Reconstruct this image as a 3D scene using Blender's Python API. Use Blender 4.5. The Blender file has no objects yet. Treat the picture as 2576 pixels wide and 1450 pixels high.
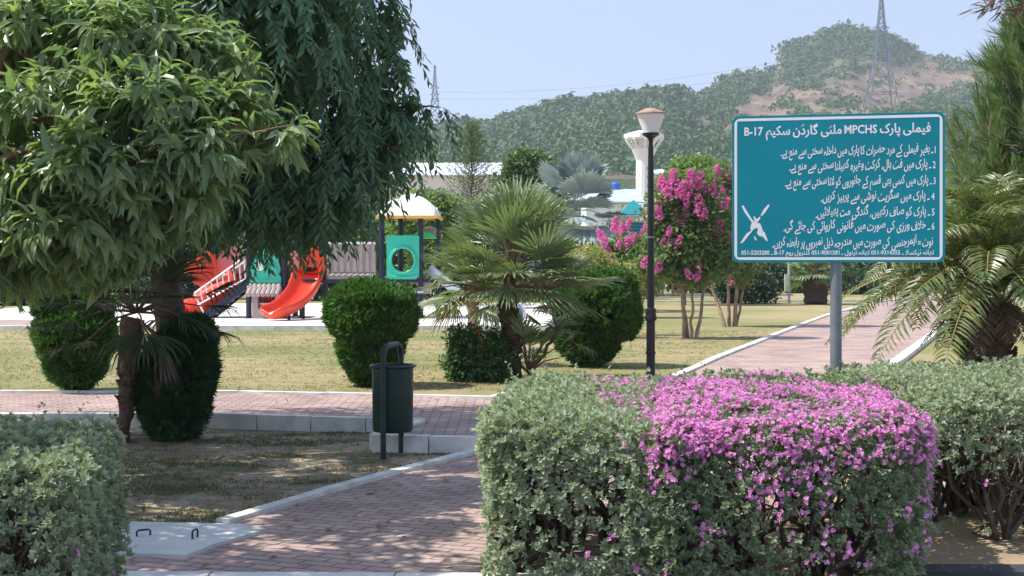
import bpy, math, random
import numpy as np
R = math.radians
rng = np.random.default_rng(11)
random.seed(5)
S = bpy.context.scene
COL = S.collection

# ---------------------------------------------------------------- camera
CAMZ = 1.65            # eye height above the front ground
F = 3700.0             # focal length in pixels of a 2576 px wide picture
HOR = 655.0            # horizon row
cam = bpy.data.cameras.new('camera')
cam.sensor_width = 36; cam.lens = 36 * F / 2576
cam.shift_y = -(725 - HOR) / 2576
cam.clip_end = 6000; cam.clip_start = 0.1
co = bpy.data.objects.new('camera', cam); COL.objects.link(co)
co.location = (0, 0, CAMZ); co.rotation_euler = (R(90), 0, 0)
S.camera = co

# ---------------------------------------------------------------- light
SUN_EL, SUN_AZ = 57.0, -3.0       # from the left, slightly behind the scene
sv = (-math.cos(R(SUN_EL)) * math.cos(R(SUN_AZ)), math.cos(R(SUN_EL)) * math.sin(R(SUN_AZ)), math.sin(R(SUN_EL)))
w = bpy.data.worlds.new('World'); S.world = w; w.use_nodes = True
nt = w.node_tree; bg = nt.nodes['Background']
sky = nt.nodes.new('ShaderNodeTexSky'); sky.sky_type = 'NISHITA'; sky.sun_disc = False
sky.sun_elevation = R(SUN_EL); sky.sun_rotation = math.atan2(sv[0], sv[1])
sky.air_density = 1.2; sky.dust_density = .35; sky.ozone_density = 2.6; sky.altitude = 500
gc = nt.nodes.new('ShaderNodeTexCoord'); va = nt.nodes.new('ShaderNodeVectorMath'); va.operation = 'ADD'; va.inputs[1].default_value = (0, 0, .32); vn = nt.nodes.new('ShaderNodeVectorMath'); vn.operation = 'NORMALIZE'
nt.links.new(gc.outputs['Generated'], va.inputs[0]); nt.links.new(va.outputs[0], vn.inputs[0]); nt.links.new(vn.outputs[0], sky.inputs['Vector'])
tn = nt.nodes.new('ShaderNodeMix'); tn.data_type = 'RGBA'; tn.blend_type = 'MULTIPLY'; tn.inputs[0].default_value = 1; tn.inputs[7].default_value = (1.06, .81, .66, 1)
nt.links.new(sky.outputs[0], tn.inputs[6]); nt.links.new(tn.outputs[2], bg.inputs[0]); bg.inputs[1].default_value = 0.15
sl = bpy.data.lights.new('sun', 'SUN'); sl.energy = 2.6; sl.angle = R(0.55); sl.color = (1, 0.95, 0.87)
so = bpy.data.objects.new('sun', sl); COL.objects.link(so)
from mathutils import Vector
so.rotation_euler = Vector(sv).to_track_quat('Z', 'Y').to_euler()
S.view_settings.view_transform = 'Standard'; S.view_settings.look = 'None'
S.view_settings.exposure = 1.42
S.cycles.max_bounces = 8; S.cycles.transparent_max_bounces = 8
S.cycles.volume_bounces = 0

# ---------------------------------------------------------------- helpers
def P(px, py, Y):
    return np.array(((px - 1288) / F * Y, Y, CAMZ - (py - HOR) / F * Y))
def G(px, py, z=0.0):
    Y = F * (CAMZ - z) / (py - HOR)
    return np.array(((px - 1288) / F * Y, Y, z))
def nrm(a):
    a = np.asarray(a, float); return a / np.maximum(np.linalg.norm(a, axis=-1, keepdims=True), 1e-9)

ORG = {}
class MB:
    """collects vertices and faces of ONE mesh"""
    def __init__(s): s.V = []; s.F = []; s.n = 0
    def add(s, v, f):
        v = np.asarray(v, float).reshape(-1, 3)
        s.V.append(v)
        if isinstance(f, np.ndarray): s.F.append(f + s.n)
        else:
            by = {}
            for q in f: by.setdefault(len(q), []).append(q)
            for q in by.values(): s.F.append(np.array(q) + s.n)
        s.n += len(v)
    def box(s, c, h, rz=0.0):
        c = np.asarray(c, float); sx, sy, sz = h
        v = np.array([(x, y, z) for x in (-sx, sx) for y in (-sy, sy) for z in (-sz, sz)], float)
        if rz:
            ca, sa = math.cos(rz), math.sin(rz)
            v = np.stack((v[:, 0] * ca - v[:, 1] * sa, v[:, 0] * sa + v[:, 1] * ca, v[:, 2]), 1)
        s.add(v + c, [(0, 1, 3, 2), (4, 6, 7, 5), (0, 4, 5, 1), (2, 3, 7, 6), (0, 2, 6, 4), (1, 5, 7, 3)])
    def bar(s, a, b, w, h=None):
        """rectangular bar from a to b"""
        a = np.asarray(a, float); b = np.asarray(b, float); h = h or w
        d = nrm(b - a); up = np.array((0, 0, 1.0))
        if abs(d[2]) > 0.95: up = np.array((0, 1.0, 0))
        x = nrm(np.cross(d, up)); z = np.cross(x, d)
        v = [p + x * i * w / 2 + z * j * h / 2 for p in (a, b) for i, j in ((-1, -1), (1, -1), (1, 1), (-1, 1))]
        s.add(v, [(0, 1, 2, 3), (7, 6, 5, 4), (0, 4, 5, 1), (1, 5, 6, 2), (2, 6, 7, 3), (3, 7, 4, 0)])
    def tube(s, pts, rad, n=6, cap=True):
        pts = np.asarray(pts, float); m = len(pts)
        rad = np.full(m, rad) if np.isscalar(rad) else np.asarray(rad, float)
        t = nrm(np.gradient(pts, axis=0))
        ref = np.array((0, 0, 1.0)) if abs(t[0][2]) < 0.9 else np.array((0, 1.0, 0))
        a = nrm(np.cross(t, ref)); b = np.cross(t, a)
        an = np.arange(n) * 2 * math.pi / n
        v = pts[:, None] + rad[:, None, None] * (a[:, None] * np.cos(an)[None, :, None] + b[:, None] * np.sin(an)[None, :, None])
        i = np.arange(m - 1)[:, None] * n; j = np.arange(n)[None]; k = (j + 1) % n
        f = np.stack((i + j, i + k, i + n + k, i + n + j), -1).reshape(-1, 4)
        s.add(v.reshape(-1, 3), f)
        if cap:
            s.add(v[0], [tuple(range(n))]); s.add(v[-1], [tuple(range(n))])
    def lathe(s, c, prof, n=20):
        """prof: list of (radius, z)"""
        c = np.asarray(c, float); m = len(prof); an = np.arange(n) * 2 * math.pi / n
        v = np.array([[(r * math.cos(t), r * math.sin(t), z) for t in an] for r, z in prof]).reshape(-1, 3) + c
        i = np.arange(m - 1)[:, None] * n; j = np.arange(n)[None]; k = (j + 1) % n
        s.add(v, np.stack((i + j, i + k, i + n + k, i + n + j), -1).reshape(-1, 4))
    def prism(s, poly, d):
        """polygon (n,3) extruded along vector d"""
        p = np.asarray(poly, float); n = len(p); d = np.asarray(d, float)
        s.add(np.vstack((p, p + d)), [tuple(range(n)), tuple(range(2 * n - 1, n - 1, -1))] + [(i, i + n, (i + 1) % n + n, (i + 1) % n) for i in range(n)])
    def build(s, name, mat, parent=None, smooth=False):
        V = np.vstack(s.V)
        o0 = ORG.get(parent.name, np.zeros(3)) if parent else np.zeros(3)
        V = V - o0
        me = bpy.data.meshes.new(name)
        me.vertices.add(len(V)); me.vertices.foreach_set('co', V.astype(np.float32).ravel())
        lv = np.concatenate([f.ravel() for f in s.F]); ct = np.concatenate([np.full(len(f), f.shape[1]) for f in s.F])
        me.loops.add(len(lv)); me.loops.foreach_set('vertex_index', lv.astype(np.int32))
        me.polygons.add(len(ct)); st = np.concatenate(([0], np.cumsum(ct)[:-1]))
        me.polygons.foreach_set('loop_start', st.astype(np.int32)); me.polygons.foreach_set('loop_total', ct.astype(np.int32))
        me.update(calc_edges=True); me.validate()
        me.polygons.foreach_set('use_smooth', np.full(len(me.polygons), bool(smooth)))
        if mat: me.materials.append(mat)
        o = bpy.data.objects.new(name, me); COL.objects.link(o)
        if parent: o.parent = parent
        ORG[o.name] = o0
        return o

def tag(o, label=None, cat=None, group=None, kind=None):
    if label: o['label'] = label
    if cat: o['category'] = cat
    if group: o['group'] = group
    if kind: o['kind'] = kind
    return o
def thing(name, loc, label, cat, group=None):
    o = bpy.data.objects.new(name, None); COL.objects.link(o); o.location = tuple(loc); o.empty_display_size = .2
    ORG[o.name] = np.asarray(loc, float)
    return tag(o, label, cat, group)

# ---- materials
def mat(name, col, rough=.6, metal=0.0, spec=.4, var=0.0, scale=8.0, bump=0.0, bscale=60.0):
    m = bpy.data.materials.new(name); m.use_nodes = True; n = m.node_tree.nodes; l = m.node_tree.links
    b = n['Principled BSDF']; b.inputs['Base Color'].default_value = (*col, 1)
    b.inputs['Roughness'].default_value = rough; b.inputs['Metallic'].default_value = metal
    b.inputs['Specular IOR Level'].default_value = spec
    if var or bump:
        tc = n.new('ShaderNodeTexCoord')
        if var:
            no = n.new('ShaderNodeTexNoise'); no.inputs['Scale'].default_value = scale; no.inputs['Detail'].default_value = 6
            rp = n.new('ShaderNodeValToRGB')
            rp.color_ramp.elements[0].position = .3; rp.color_ramp.elements[1].position = .7
            rp.color_ramp.elements[0].color = (*[c * (1 - var) for c in col], 1)
            rp.color_ramp.elements[1].color = (*[min(1, c * (1 + var)) for c in col], 1)
            l.new(tc.outputs['Object'], no.inputs['Vector']); l.new(no.outputs[0], rp.inputs[0]); l.new(rp.outputs[0], b.inputs['Base Color'])
        if bump:
            nb = n.new('ShaderNodeTexNoise'); nb.inputs['Scale'].default_value = bscale; nb.inputs['Detail'].default_value = 5
            bu = n.new('ShaderNodeBump'); bu.inputs['Strength'].default_value = bump; bu.inputs['Distance'].default_value = .02
            l.new(tc.outputs['Object'], nb.inputs['Vector']); l.new(nb.outputs[0], bu.inputs['Height']); l.new(bu.outputs[0], b.inputs['Normal'])
    return m
def leafmat(name, cols, rough=.42, trans=.3, spec=.45, tint=(1.15, 1.3, .55)):
    """each leaf (mesh island) takes its own colour from the ramp"""
    m = bpy.data.materials.new(name); m.use_nodes = True; n = m.node_tree.nodes; l = m.node_tree.links
    b = n['Principled BSDF']; b.inputs['Roughness'].default_value = rough; b.inputs['Specular IOR Level'].default_value = spec
    g = n.new('ShaderNodeNewGeometry'); rp = n.new('ShaderNodeValToRGB'); cr = rp.color_ramp
    while len(cr.elements) < len(cols): cr.elements.new(.5)
    for i, c in enumerate(cols):
        cr.elements[i].position = i / max(1, len(cols) - 1); cr.elements[i].color = (*c, 1)
    l.new(g.outputs['Random Per Island'], rp.inputs[0]); l.new(rp.outputs[0], b.inputs['Base Color'])
    t = n.new('ShaderNodeBsdfTranslucent'); mx = n.new('ShaderNodeMixShader'); mx.inputs[0].default_value = trans
    mu = n.new('ShaderNodeMix'); mu.data_type = 'RGBA'; mu.blend_type = 'MULTIPLY'; mu.inputs[0].default_value = 1
    mu.inputs[7].default_value = (*tint, 1); l.new(rp.outputs[0], mu.inputs[6]); l.new(mu.outputs[2], t.inputs['Color'])
    l.new(b.outputs[0], mx.inputs[1]); l.new(t.outputs[0], mx.inputs[2]); l.new(mx.outputs[0], n['Material Output'].inputs[0])
    return m

# ---- leaves
def leaf4(mb, p, d, nn, L, W, fold=.15):
    """n simple folded leaves: base, right, tip, left"""
    p = np.asarray(p); d = nrm(d); N = len(p)
    L = np.broadcast_to(np.asarray(L, float), (N,))[:, None]; W = np.broadcast_to(np.asarray(W, float), (N,))[:, None]
    s = nrm(np.cross(d, nn)); u = np.cross(s, d)
    mid = p + d * L * .48 + u * W * fold
    v = np.stack((p, mid + s * W / 2, p + d * L, mid - s * W / 2), 1).reshape(-1, 3)
    i = np.arange(N)[:, None] * 4
    mb.add(v, np.vstack((i + np.array((0, 1, 2)), i + np.array((0, 2, 3)))))
def leaf8(mb, p, d, nn, L, W, fold=.18, curl=.18):
    """lance shaped leaves with a midrib fold and a drooping tip"""
    p = np.asarray(p); d = nrm(d); N = len(p)
    L = np.broadcast_to(np.asarray(L, float), (N,))[:, None]; W = np.broadcast_to(np.asarray(W, float), (N,))[:, None]
    s = nrm(np.cross(d, nn)); u = np.cross(s, d)
    m1 = p + d * L * .3 + u * L * curl * .25; m2 = p + d * L * .68 + u * L * curl * .1; tip = p + d * L * .98 - u * L * curl * .6
    e = u * W * fold
    v = np.stack((p, m1 + s * W * .5 + e, m2 + s * W * .38 + e, tip, m2 - s * W * .38 + e, m1 - s * W * .5 + e, m1, m2), 1).reshape(-1, 3)
    i = np.arange(N)[:, None] * 8
    mb.add(v, np.vstack([i + np.array(q) for q in ((0, 1, 6), (0, 6, 5), (7, 2, 3), (4, 7, 3))]))
    k = mb.n - len(v)
    mb.F.append(np.vstack([i + np.array(q) for q in ((6, 1, 2, 7), (5, 6, 7, 4))]) + k)
def rand_unit(n):
    return nrm(rng.normal(size=(n, 3)))
def in_blobs(blobs, n, lo=.55, hi=1.0):
    """blobs: (centre3, radii3). returns points, outward normals"""
    C = np.array([b[0] for b in blobs], float); Q = np.array([b[1] for b in blobs], float)
    wgt = Q[:, 0] * Q[:, 2] + .5 * Q[:, 0] * Q[:, 1]; wgt = wgt / wgt.sum()
    k = rng.choice(len(blobs), n, p=wgt); u = rand_unit(n)
    r = (lo + (hi - lo) * rng.random(n) ** .6)[:, None]
    return C[k] + u * Q[k] * r, nrm(u / Q[k]), k
def rosettes(P0, A, k, spread=.9, droop=.4):
    """k directions round every axis A"""
    n = len(P0); A = nrm(A); ref = rand_unit(n); x = nrm(np.cross(A, ref)); y = np.cross(A, x)
    ph = (np.arange(k)[None] * 2.4 + rng.random((n, 1)) * 6.28); sp = spread * (.35 + .65 * rng.random((n, k)))
    d = A[:, None] * np.cos(sp)[..., None] + (x[:, None] * np.cos(ph)[..., None] + y[:, None] * np.sin(ph)[..., None]) * np.sin(sp)[..., None]
    d = d + np.array((0, 0, -1.0)) * (droop * (.5 + rng.random((n, k))))[..., None]
    d = nrm(d).reshape(-1, 3)
    p = np.repeat(P0, k, axis=0)
    nn = nrm(np.repeat(A, k, axis=0) + np.array((0, 0, .6)) + .35 * rand_unit(len(p)))
    return p, d, nn
def bl(px, py, Y, rx, ry, rd=None):
    """crown blob from picture measures at depth Y (metres out)"""
    k = Y / F; return (P(px, py, Y), np.array((rx * k, (rd if rd else rx * k), ry * k)))
def limb(a, b, r0, r1, wob=.06, n=7):
    a = np.asarray(a, float); b = np.asarray(b, float); t = np.linspace(0, 1, n)[:, None]
    L = np.linalg.norm(b - a); w_ = rng.normal(size=(n, 3)) * wob * L; w_[0] = 0; w_[-1] = 0
    return a + (b - a) * t + w_ * (t * (1 - t) * 4) ** .5 * .5, np.linspace(r0, r1, n)
# ---------------------------------------------------------------- materials
def lawn_mat(name, dry, green, soil, s1=.35, s2=2.2, soilcut=.62):
    m = bpy.data.materials.new(name); m.use_nodes = True; n = m.node_tree.nodes; l = m.node_tree.links; b = n['Principled BSDF']
    b.inputs['Roughness'].default_value = .9; b.inputs['Specular IOR Level'].default_value = .15
    tc = n.new('ShaderNodeTexCoord')
    def noise(sc, det=7, ro=.6):
        q = n.new('ShaderNodeTexNoise'); q.inputs['Scale'].default_value = sc; q.inputs['Detail'].default_value = det; q.inputs['Roughness'].default_value = ro
        l.new(tc.outputs['Object'], q.inputs['Vector']); return q.outputs[0]
    def ramp(src, a, bb):
        q = n.new('ShaderNodeMapRange'); q.inputs[1].default_value = a; q.inputs[2].default_value = bb; l.new(src, q.inputs[0]); return q.outputs[0]
    def mix(f, c1, c2):
        q = n.new('ShaderNodeMix'); q.data_type = 'RGBA'; l.new(f, q.inputs[0])
        for i, c in ((6, c1), (7, c2)):
            if isinstance(c, tuple): q.inputs[i].default_value = (*c, 1)
            else: l.new(c, q.inputs[i])
        return q.outputs[2]
    c = mix(ramp(noise(s1, 8, .65), .44, .56), dry, green)
    c = mix(ramp(noise(s2, 8, .7), soilcut, soilcut + .08), c, soil)
    fine = noise(35, 4, .7)
    c2 = mix(ramp(fine, .3, .7), tuple(x * .55 for x in green), tuple(min(1, x * 1.25) for x in dry))
    q = n.new('ShaderNodeMix'); q.data_type = 'RGBA'; q.inputs[0].default_value = .38; l.new(c, q.inputs[6]); l.new(c2, q.inputs[7])
    l.new(q.outputs[2], b.inputs['Base Color'])
    bu = n.new('ShaderNodeBump'); bu.inputs['Strength'].default_value = .7; bu.inputs['Distance'].default_value = .05
    l.new(fine, bu.inputs['Height']); l.new(bu.outputs[0], b.inputs['Normal'])
    return m
def paver_mat(name, c1, c2, mortar, rot, bw=.2, bh=.1):
    m = bpy.data.materials.new(name); m.use_nodes = True; n = m.node_tree.nodes; l = m.node_tree.links; b = n['Principled BSDF']
    b.inputs['Roughness'].default_value = .8; b.inputs['Specular IOR Level'].default_value = .3
    tc = n.new('ShaderNodeTexCoord'); mp = n.new('ShaderNodeMapping'); mp.inputs['Rotation'].default_value = (0, 0, rot)
    l.new(tc.outputs['Object'], mp.inputs[0])
    br = n.new('ShaderNodeTexBrick'); br.inputs['Scale'].default_value = 1; br.inputs['Brick Width'].default_value = bw; br.inputs['Row Height'].default_value = bh
    br.inputs['Mortar Size'].default_value = .009; br.inputs['Mortar Smooth'].default_value = .3; br.inputs['Bias'].default_value = 0
    br.inputs['Color1'].default_value = (*c1, 1); br.inputs['Color2'].default_value = (*c2, 1); br.inputs['Mortar'].default_value = (*mortar, 1)
    l.new(mp.outputs[0], br.inputs['Vector'])
    no = n.new('ShaderNodeTexNoise'); no.inputs['Scale'].default_value = 1.7; no.inputs['Detail'].default_value = 9; no.inputs['Roughness'].default_value = .7
    l.new(tc.outputs['Object'], no.inputs['Vector'])
    mr = n.new('ShaderNodeMapRange'); mr.inputs[1].default_value = .3; mr.inputs[2].default_value = .7; mr.inputs[3].default_value = .6; mr.inputs[4].default_value = 1.22
    l.new(no.outputs[0], mr.inputs[0])
    mu = n.new('ShaderNodeMix'); mu.data_type = 'RGBA'; mu.blend_type = 'MULTIPLY'; mu.inputs[0].default_value = 1
    l.new(br.outputs[0], mu.inputs[6]); l.new(mr.outputs[0], mu.inputs[7]); l.new(mu.outputs[2], b.inputs['Base Color'])
    bu = n.new('ShaderNodeBump'); bu.inputs['Strength'].default_value = .6; bu.inputs['Distance'].default_value = .006; bu.invert = True
    l.new(br.outputs[1], bu.inputs['Height']); l.new(bu.outputs[0], b.inputs['Normal'])
    return m
M = {}
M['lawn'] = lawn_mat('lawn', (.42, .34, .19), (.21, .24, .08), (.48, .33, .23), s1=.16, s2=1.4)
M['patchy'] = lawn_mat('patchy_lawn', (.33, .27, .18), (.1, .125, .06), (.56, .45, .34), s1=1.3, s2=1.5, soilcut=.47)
M['ground'] = mat('ground_soil', (.36, .27, .17), .95, var=.3, scale=1.2, bump=.5, bscale=30)
M['pave'] = paver_mat('pavers', (.51, .378, .33), (.42, .3, .265), (.2, .155, .14), R(24))
M['pave_x'] = paver_mat('pavers_cross', (.5, .37, .33), (.42, .3, .27), (.17, .125, .115), 0)
M['kerb'] = mat('kerb_paint', (.7, .69, .64), .8, var=.24, scale=5, bump=.3)
M['kerbside'] = mat('kerb_concrete', (.42, .42, .4), .85, var=.2, scale=6, bump=.4)
M['slab'] = mat('slab_concrete', (.62, .63, .61), .85, var=.1, scale=4, bump=.3)
M['pad'] = mat('pad_concrete', (.68, .64, .6), .85, var=.1, scale=2)
M['white'] = mat('white_paint', (.8, .8, .78), .5, var=.04)
M['black'] = mat('black_paint', (.016, .017, .02), .38)
M['bin'] = mat('bin_paint', (.01, .036, .032), .4, var=.25, scale=6)
M['grey'] = mat('grey_metal', (.2, .225, .245), .45, metal=.3, var=.12, scale=14)
M['teal'] = mat('teal_sheet', (.0, .22, .275), .5, spec=.25, var=.07, scale=3)
M['signwhite'] = mat('sign_white', (.78, .78, .78), .5)
M['iron'] = mat('rusty_iron', (.03, .028, .03), .6, var=.3, scale=30)
M['shade'] = mat('lamp_glass', (.8, .78, .75), .35)
M['cap'] = mat('lamp_cap', (.38, .25, .18), .55, var=.2, scale=12)
M['navy'] = mat('navy_metal', (.012, .017, .04), .35)
M['red'] = mat('red_plastic', (.75, .055, .02), .28, var=.06, scale=3)
M['pink'] = mat('pink_plastic', (.62, .2, .17), .4, var=.08, scale=3)
M['pgreen'] = mat('seagreen_plastic', (.04, .5, .34), .35, var=.06, scale=3)
M['bgreen'] = mat('bright_green_plastic', (.03, .55, .12), .35)
M['ptaupe'] = mat('taupe_plastic', (.36, .3, .28), .5, var=.1, scale=4)
M['pcream'] = mat('cream_plastic', (.85, .82, .74), .45, var=.05)
M['yellow'] = mat('yellow_trim', (.75, .42, .08), .5)
M['steel'] = mat('bright_steel', (.6, .63, .68), .35, metal=.5)
M['bark'] = mat('bark', (.13, .1, .075), .9, var=.4, scale=9, bump=.8, bscale=25)
M['palebark'] = mat('pale_bark', (.3, .2, .14), .8, var=.35, scale=7, bump=.5, bscale=20)
M['palmbark'] = mat('palm_bark', (.075, .05, .035), .95, var=.5, scale=16, bump=1, bscale=30)
M['twig'] = mat('twig', (.2, .13, .08), .85, var=.3, scale=10)
M['deadfrond'] = leafmat('dead_frond', [(.12, .08, .05), (.2, .14, .09), (.09, .06, .04)], trans=.15, tint=(1, .9, .7))
M['leaf1'] = leafmat('broad_leaf', [(.17, .26, .14), (.24, .335, .17), (.33, .41, .19), (.19, .29, .165)], rough=.36, trans=.42, spec=.6)
M['leaf2'] = leafmat('dark_leaf', [(.065, .14, .085), (.085, .175, .095), (.14, .25, .1), (.07, .155, .095)], rough=.42, trans=.28)
M['sage'] = leafmat('sage_leaf', [(.3, .35, .24), (.37, .43, .3), (.45, .5, .37), (.32, .38, .27)], rough=.65, trans=.38, tint=(1, 1.1, .6))
M['sagedark'] = leafmat('sage_leaf_dark', [(.19, .25, .15), (.25, .32, .19), (.34, .41, .27)], rough=.6, trans=.36, tint=(1, 1.1, .6))
M['bloom'] = leafmat('pink_bloom', [(.74, .3, .62), (.82, .4, .7), (.88, .54, .78), (.66, .22, .52)], rough=.6, trans=.4, tint=(1.1, .9, 1.05))
M['myrtlebloom'] = leafmat('myrtle_bloom', [(.72, .15, .46), (.8, .23, .55), (.85, .38, .62)], rough=.6, trans=.35, tint=(1.1, .9, 1.05))
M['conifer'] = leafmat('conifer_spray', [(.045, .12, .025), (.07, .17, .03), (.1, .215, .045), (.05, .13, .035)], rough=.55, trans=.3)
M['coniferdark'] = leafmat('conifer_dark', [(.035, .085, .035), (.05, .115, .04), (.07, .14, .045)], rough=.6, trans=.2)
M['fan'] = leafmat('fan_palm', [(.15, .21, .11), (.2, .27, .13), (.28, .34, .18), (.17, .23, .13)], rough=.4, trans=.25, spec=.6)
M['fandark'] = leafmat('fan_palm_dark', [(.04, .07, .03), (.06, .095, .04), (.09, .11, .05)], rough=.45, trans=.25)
M['blue'] = leafmat('blue_palm', [(.27, .35, .33), (.34, .42, .4), (.22, .3, .28)], rough=.5, trans=.15, tint=(1, 1, .8))
M['date'] = leafmat('date_palm', [(.08, .14, .05), (.12, .19, .07), (.18, .21, .07), (.24, .22, .08), (.1, .16, .065)], rough=.35, trans=.3, spec=.6)
M['lime'] = leafmat('lime_palm', [(.14, .22, .03), (.2, .28, .04), (.1, .17, .035)], rough=.4, trans=.4)
M['pine'] = leafmat('pine_needle', [(.08, .15, .05), (.11, .19, .065), (.15, .23, .085)], rough=.5, trans=.3)
M['mid'] = leafmat('mid_leaf', [(.06, .125, .03), (.09, .17, .045), (.13, .21, .055), (.05, .11, .035)], rough=.42, trans=.3)
M['light'] = leafmat('light_leaf', [(.12, .21, .04), (.17, .28, .06), (.23, .32, .08)], rough=.45, trans=.35)
M['darkshrub'] = leafmat('dark_shrub', [(.02, .06, .025), (.035, .085, .03), (.05, .11, .035)], rough=.45, trans=.2)
M['reddish'] = leafmat('reddish_leaf', [(.3, .1, .05), (.36, .15, .07), (.2, .12, .05)], rough=.5, trans=.25, tint=(1.1, .9, .6))
M['golden'] = leafmat('golden_leaf', [(.42, .4, .14), (.5, .48, .2), (.3, .32, .1)], rough=.5, trans=.3)
M['ixora'] = leafmat('ixora_bloom', [(.6, .09, .03), (.7, .17, .06)], rough=.6, trans=.3, tint=(1.1, .8, .6))
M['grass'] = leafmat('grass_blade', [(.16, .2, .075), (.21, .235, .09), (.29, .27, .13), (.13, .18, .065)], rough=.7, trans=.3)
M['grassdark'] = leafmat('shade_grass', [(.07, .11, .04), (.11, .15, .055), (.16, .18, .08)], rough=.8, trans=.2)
M['myrtleleaf'] = leafmat('myrtle_leaf', [(.1, .17, .05), (.15, .23, .07), (.2, .28, .1), (.09, .15, .05)], rough=.42, trans=.4)
M['ixoraleaf'] = leafmat('ixora_leaf', [(.05, .12, .035), (.08, .17, .05), (.12, .21, .06)], rough=.3, trans=.25, spec=.6)
M['drysprig'] = leafmat('dry_conifer_sprig', [(.1, .09, .04), (.14, .13, .05), (.08, .11, .035)], rough=.8, trans=.15)
M['litter'] = leafmat('dry_leaf', [(.4, .26, .1), (.3, .17, .08), (.5, .36, .16)], rough=.7, trans=.2, tint=(1, .9, .7))
M['scrub'] = leafmat('scrub', [(.06, .115, .05), (.08, .145, .06), (.105, .17, .075), (.065, .125, .06)], rough=.7, trans=.2)

# ---------------------------------------------------------------- ground, paths, kerbs
U = .12          # level of the raised lawn and paths
def sheet(name, pts, z, m, kind='structure', label=None, cat=None):
    b = MB(); b.add([(p[0], p[1], z) for p in pts], [tuple(range(len(pts)))])
    return tag(b.build(name, m), label, cat, kind=kind)
def ribbon(name, left, right, z, m):
    b = MB(); n = len(left)
    b.add([(p[0], p[1], z) for p in left] + [(p[0], p[1], z) for p in right], [(i, i + 1, n + i + 1, n + i) for i in range(n - 1)])
    return tag(b.build(name, m), kind='structure')
def kerb(pts, w_, z0, z1, name='kerb', m='kerb', seg=1.0):
    """row of kerb stones along a polyline, small joints between the stones"""
    b = MB(); pts = [np.array(p[:2], float) for p in pts]
    for a, c in zip(pts[:-1], pts[1:]):
        L = np.linalg.norm(c - a); k = max(1, int(round(L / seg))); d = (c - a) / L; ang = math.atan2(d[1], d[0])
        for i in range(k):
            q = a + d * L * (i + .5) / k; hz = (z1 - z0) / 2
            b.box((q[0], q[1], (z0 + z1) / 2 + rng.normal() * .002), (L / k / 2 - .006, w_ / 2, hz), ang + rng.normal() * .004)
    return tag(b.build(name, M[m]), kind='structure')

sheet('ground', [(-3000, -300), (3000, -300), (3000, 4000), (-3000, 4000)], 0, M['ground'])
step = [(-30, 14.44), (-3.0, 14.44), (-.84, 13.92), (-1.2, 12.66), (-.2, 12.5), (3.2, 12.3), (30, 12.3)]
sheet('lawn', step + [(120, 130), (-120, 130)], U, M['lawn'])
front = [(-12, 14.44), (-3.0, 14.44), (-.84, 13.92), (-1.2, 12.66), (-.33, 12.5)]
lk = [G(1190, 1143), G(1000, 1192), G(800, 1248), G(560, 1320)]
lk = [np.array((.1, 13.4, 0))] + lk
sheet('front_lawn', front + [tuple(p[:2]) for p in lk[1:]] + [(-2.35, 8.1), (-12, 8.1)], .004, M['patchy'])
# entrance path (lower) with its kerb
sheet('entrance_path', [(-.33, 12.55), lk[1][:2], lk[2][:2], lk[3][:2], lk[4][:2], (-2.25, 7.75), (-2.3, 7.62), (1.2, 7.62), (2.2, 12.4)], .008, M['pave'])
kerb([lk[1], lk[2], lk[3], lk[4]], .1, -.05, .035, seg=.9)
# crossing path (raised) and its kerbs
far = [(-14, 16.9), tuple(G(0, 990, U)[:2]), tuple(G(600, 990, U)[:2]), tuple(G(1040, 1000, U)[:2]), tuple(G(1245, 1005, U)[:2])]
near = [(-14, 14.5), (-8, 14.5), (-3.0, 14.5), (-.84, 13.98), (-.2, 13.0)]
turn = [G(1245, 1005, U), G(1290, 992, U), G(1430, 974, U), G(1690, 955, U), G(1800, 905, U), G(1900, 865, U), G(2000, 825, U), G(2080, 795, U), G(2190, 765, U), G(2330, 742, U), G(2365, 733, U)]
right = [G(2180, 962, U), G(2258, 915, U), G(2330, 860, U), G(2405, 798, U), G(2440, 768, U), G(2425, 748, U), G(2395, 733, U)]
sheet('cross_path', far + [(-.1, 16.2), (.6, 12.6), (-.2, 12.56), (-1.14, 12.72), (-.78, 13.92), (-3.0, 14.5), (-14, 14.5)], U + .004, M['pave_x'])
lft = [(-.3, 16.15)] + [tuple(p[:2]) for p in turn[1:]]
rgt = [(2.0, 12.4), (3.0, 14.6)] + [tuple(p[:2]) for p in right]
def resample(pl, n):
    pl = np.array(pl, float); d = np.concatenate(([0], np.cumsum(np.linalg.norm(np.diff(pl, axis=0), axis=1)))); t = np.linspace(0, d[-1], n)
    return np.stack((np.interp(t, d, pl[:, 0]), np.interp(t, d, pl[:, 1])), 1)
ribbon('main_path', resample(lft, 30), resample(rgt, 30), U + .008, M['pave'])
kerb(far, .1, U - .05, U + .035)
kerb(turn, .12, U - .05, U + .04)
kerb(right, .16, U - .05, U + .07)
kerb([(-14, 14.44), (-3.0, 14.44), (-.84, 13.92)], .12, -.05, U + .03, seg=.55)
kerb([(-1.2, 12.66), (-.2, 12.5), (3.2, 12.3)], .12, -.05, U + .03, seg=.55)
kerb([(-.86, 13.86), (-1.19, 12.74)], .1, -.05, U + .027, seg=.55)
kerb([(-2.5, 7.55), (1.3, 7.5)], .13, -.05, .04, seg=.9)
sheet('road', [(-20, 7.42), (20, 7.42), (20, -20), (-20, -20)], -.0 + .004, mat('asphalt', (.2, .195, .19), .9, var=.2, scale=3, bump=.5))
M['hedgeshade'] = mat('hedge_shade_strip', (.06, .062, .065), .8, var=.3, scale=8, bump=.3)  # dark tone that paints in the hedge's shade at the bed edge
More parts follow.
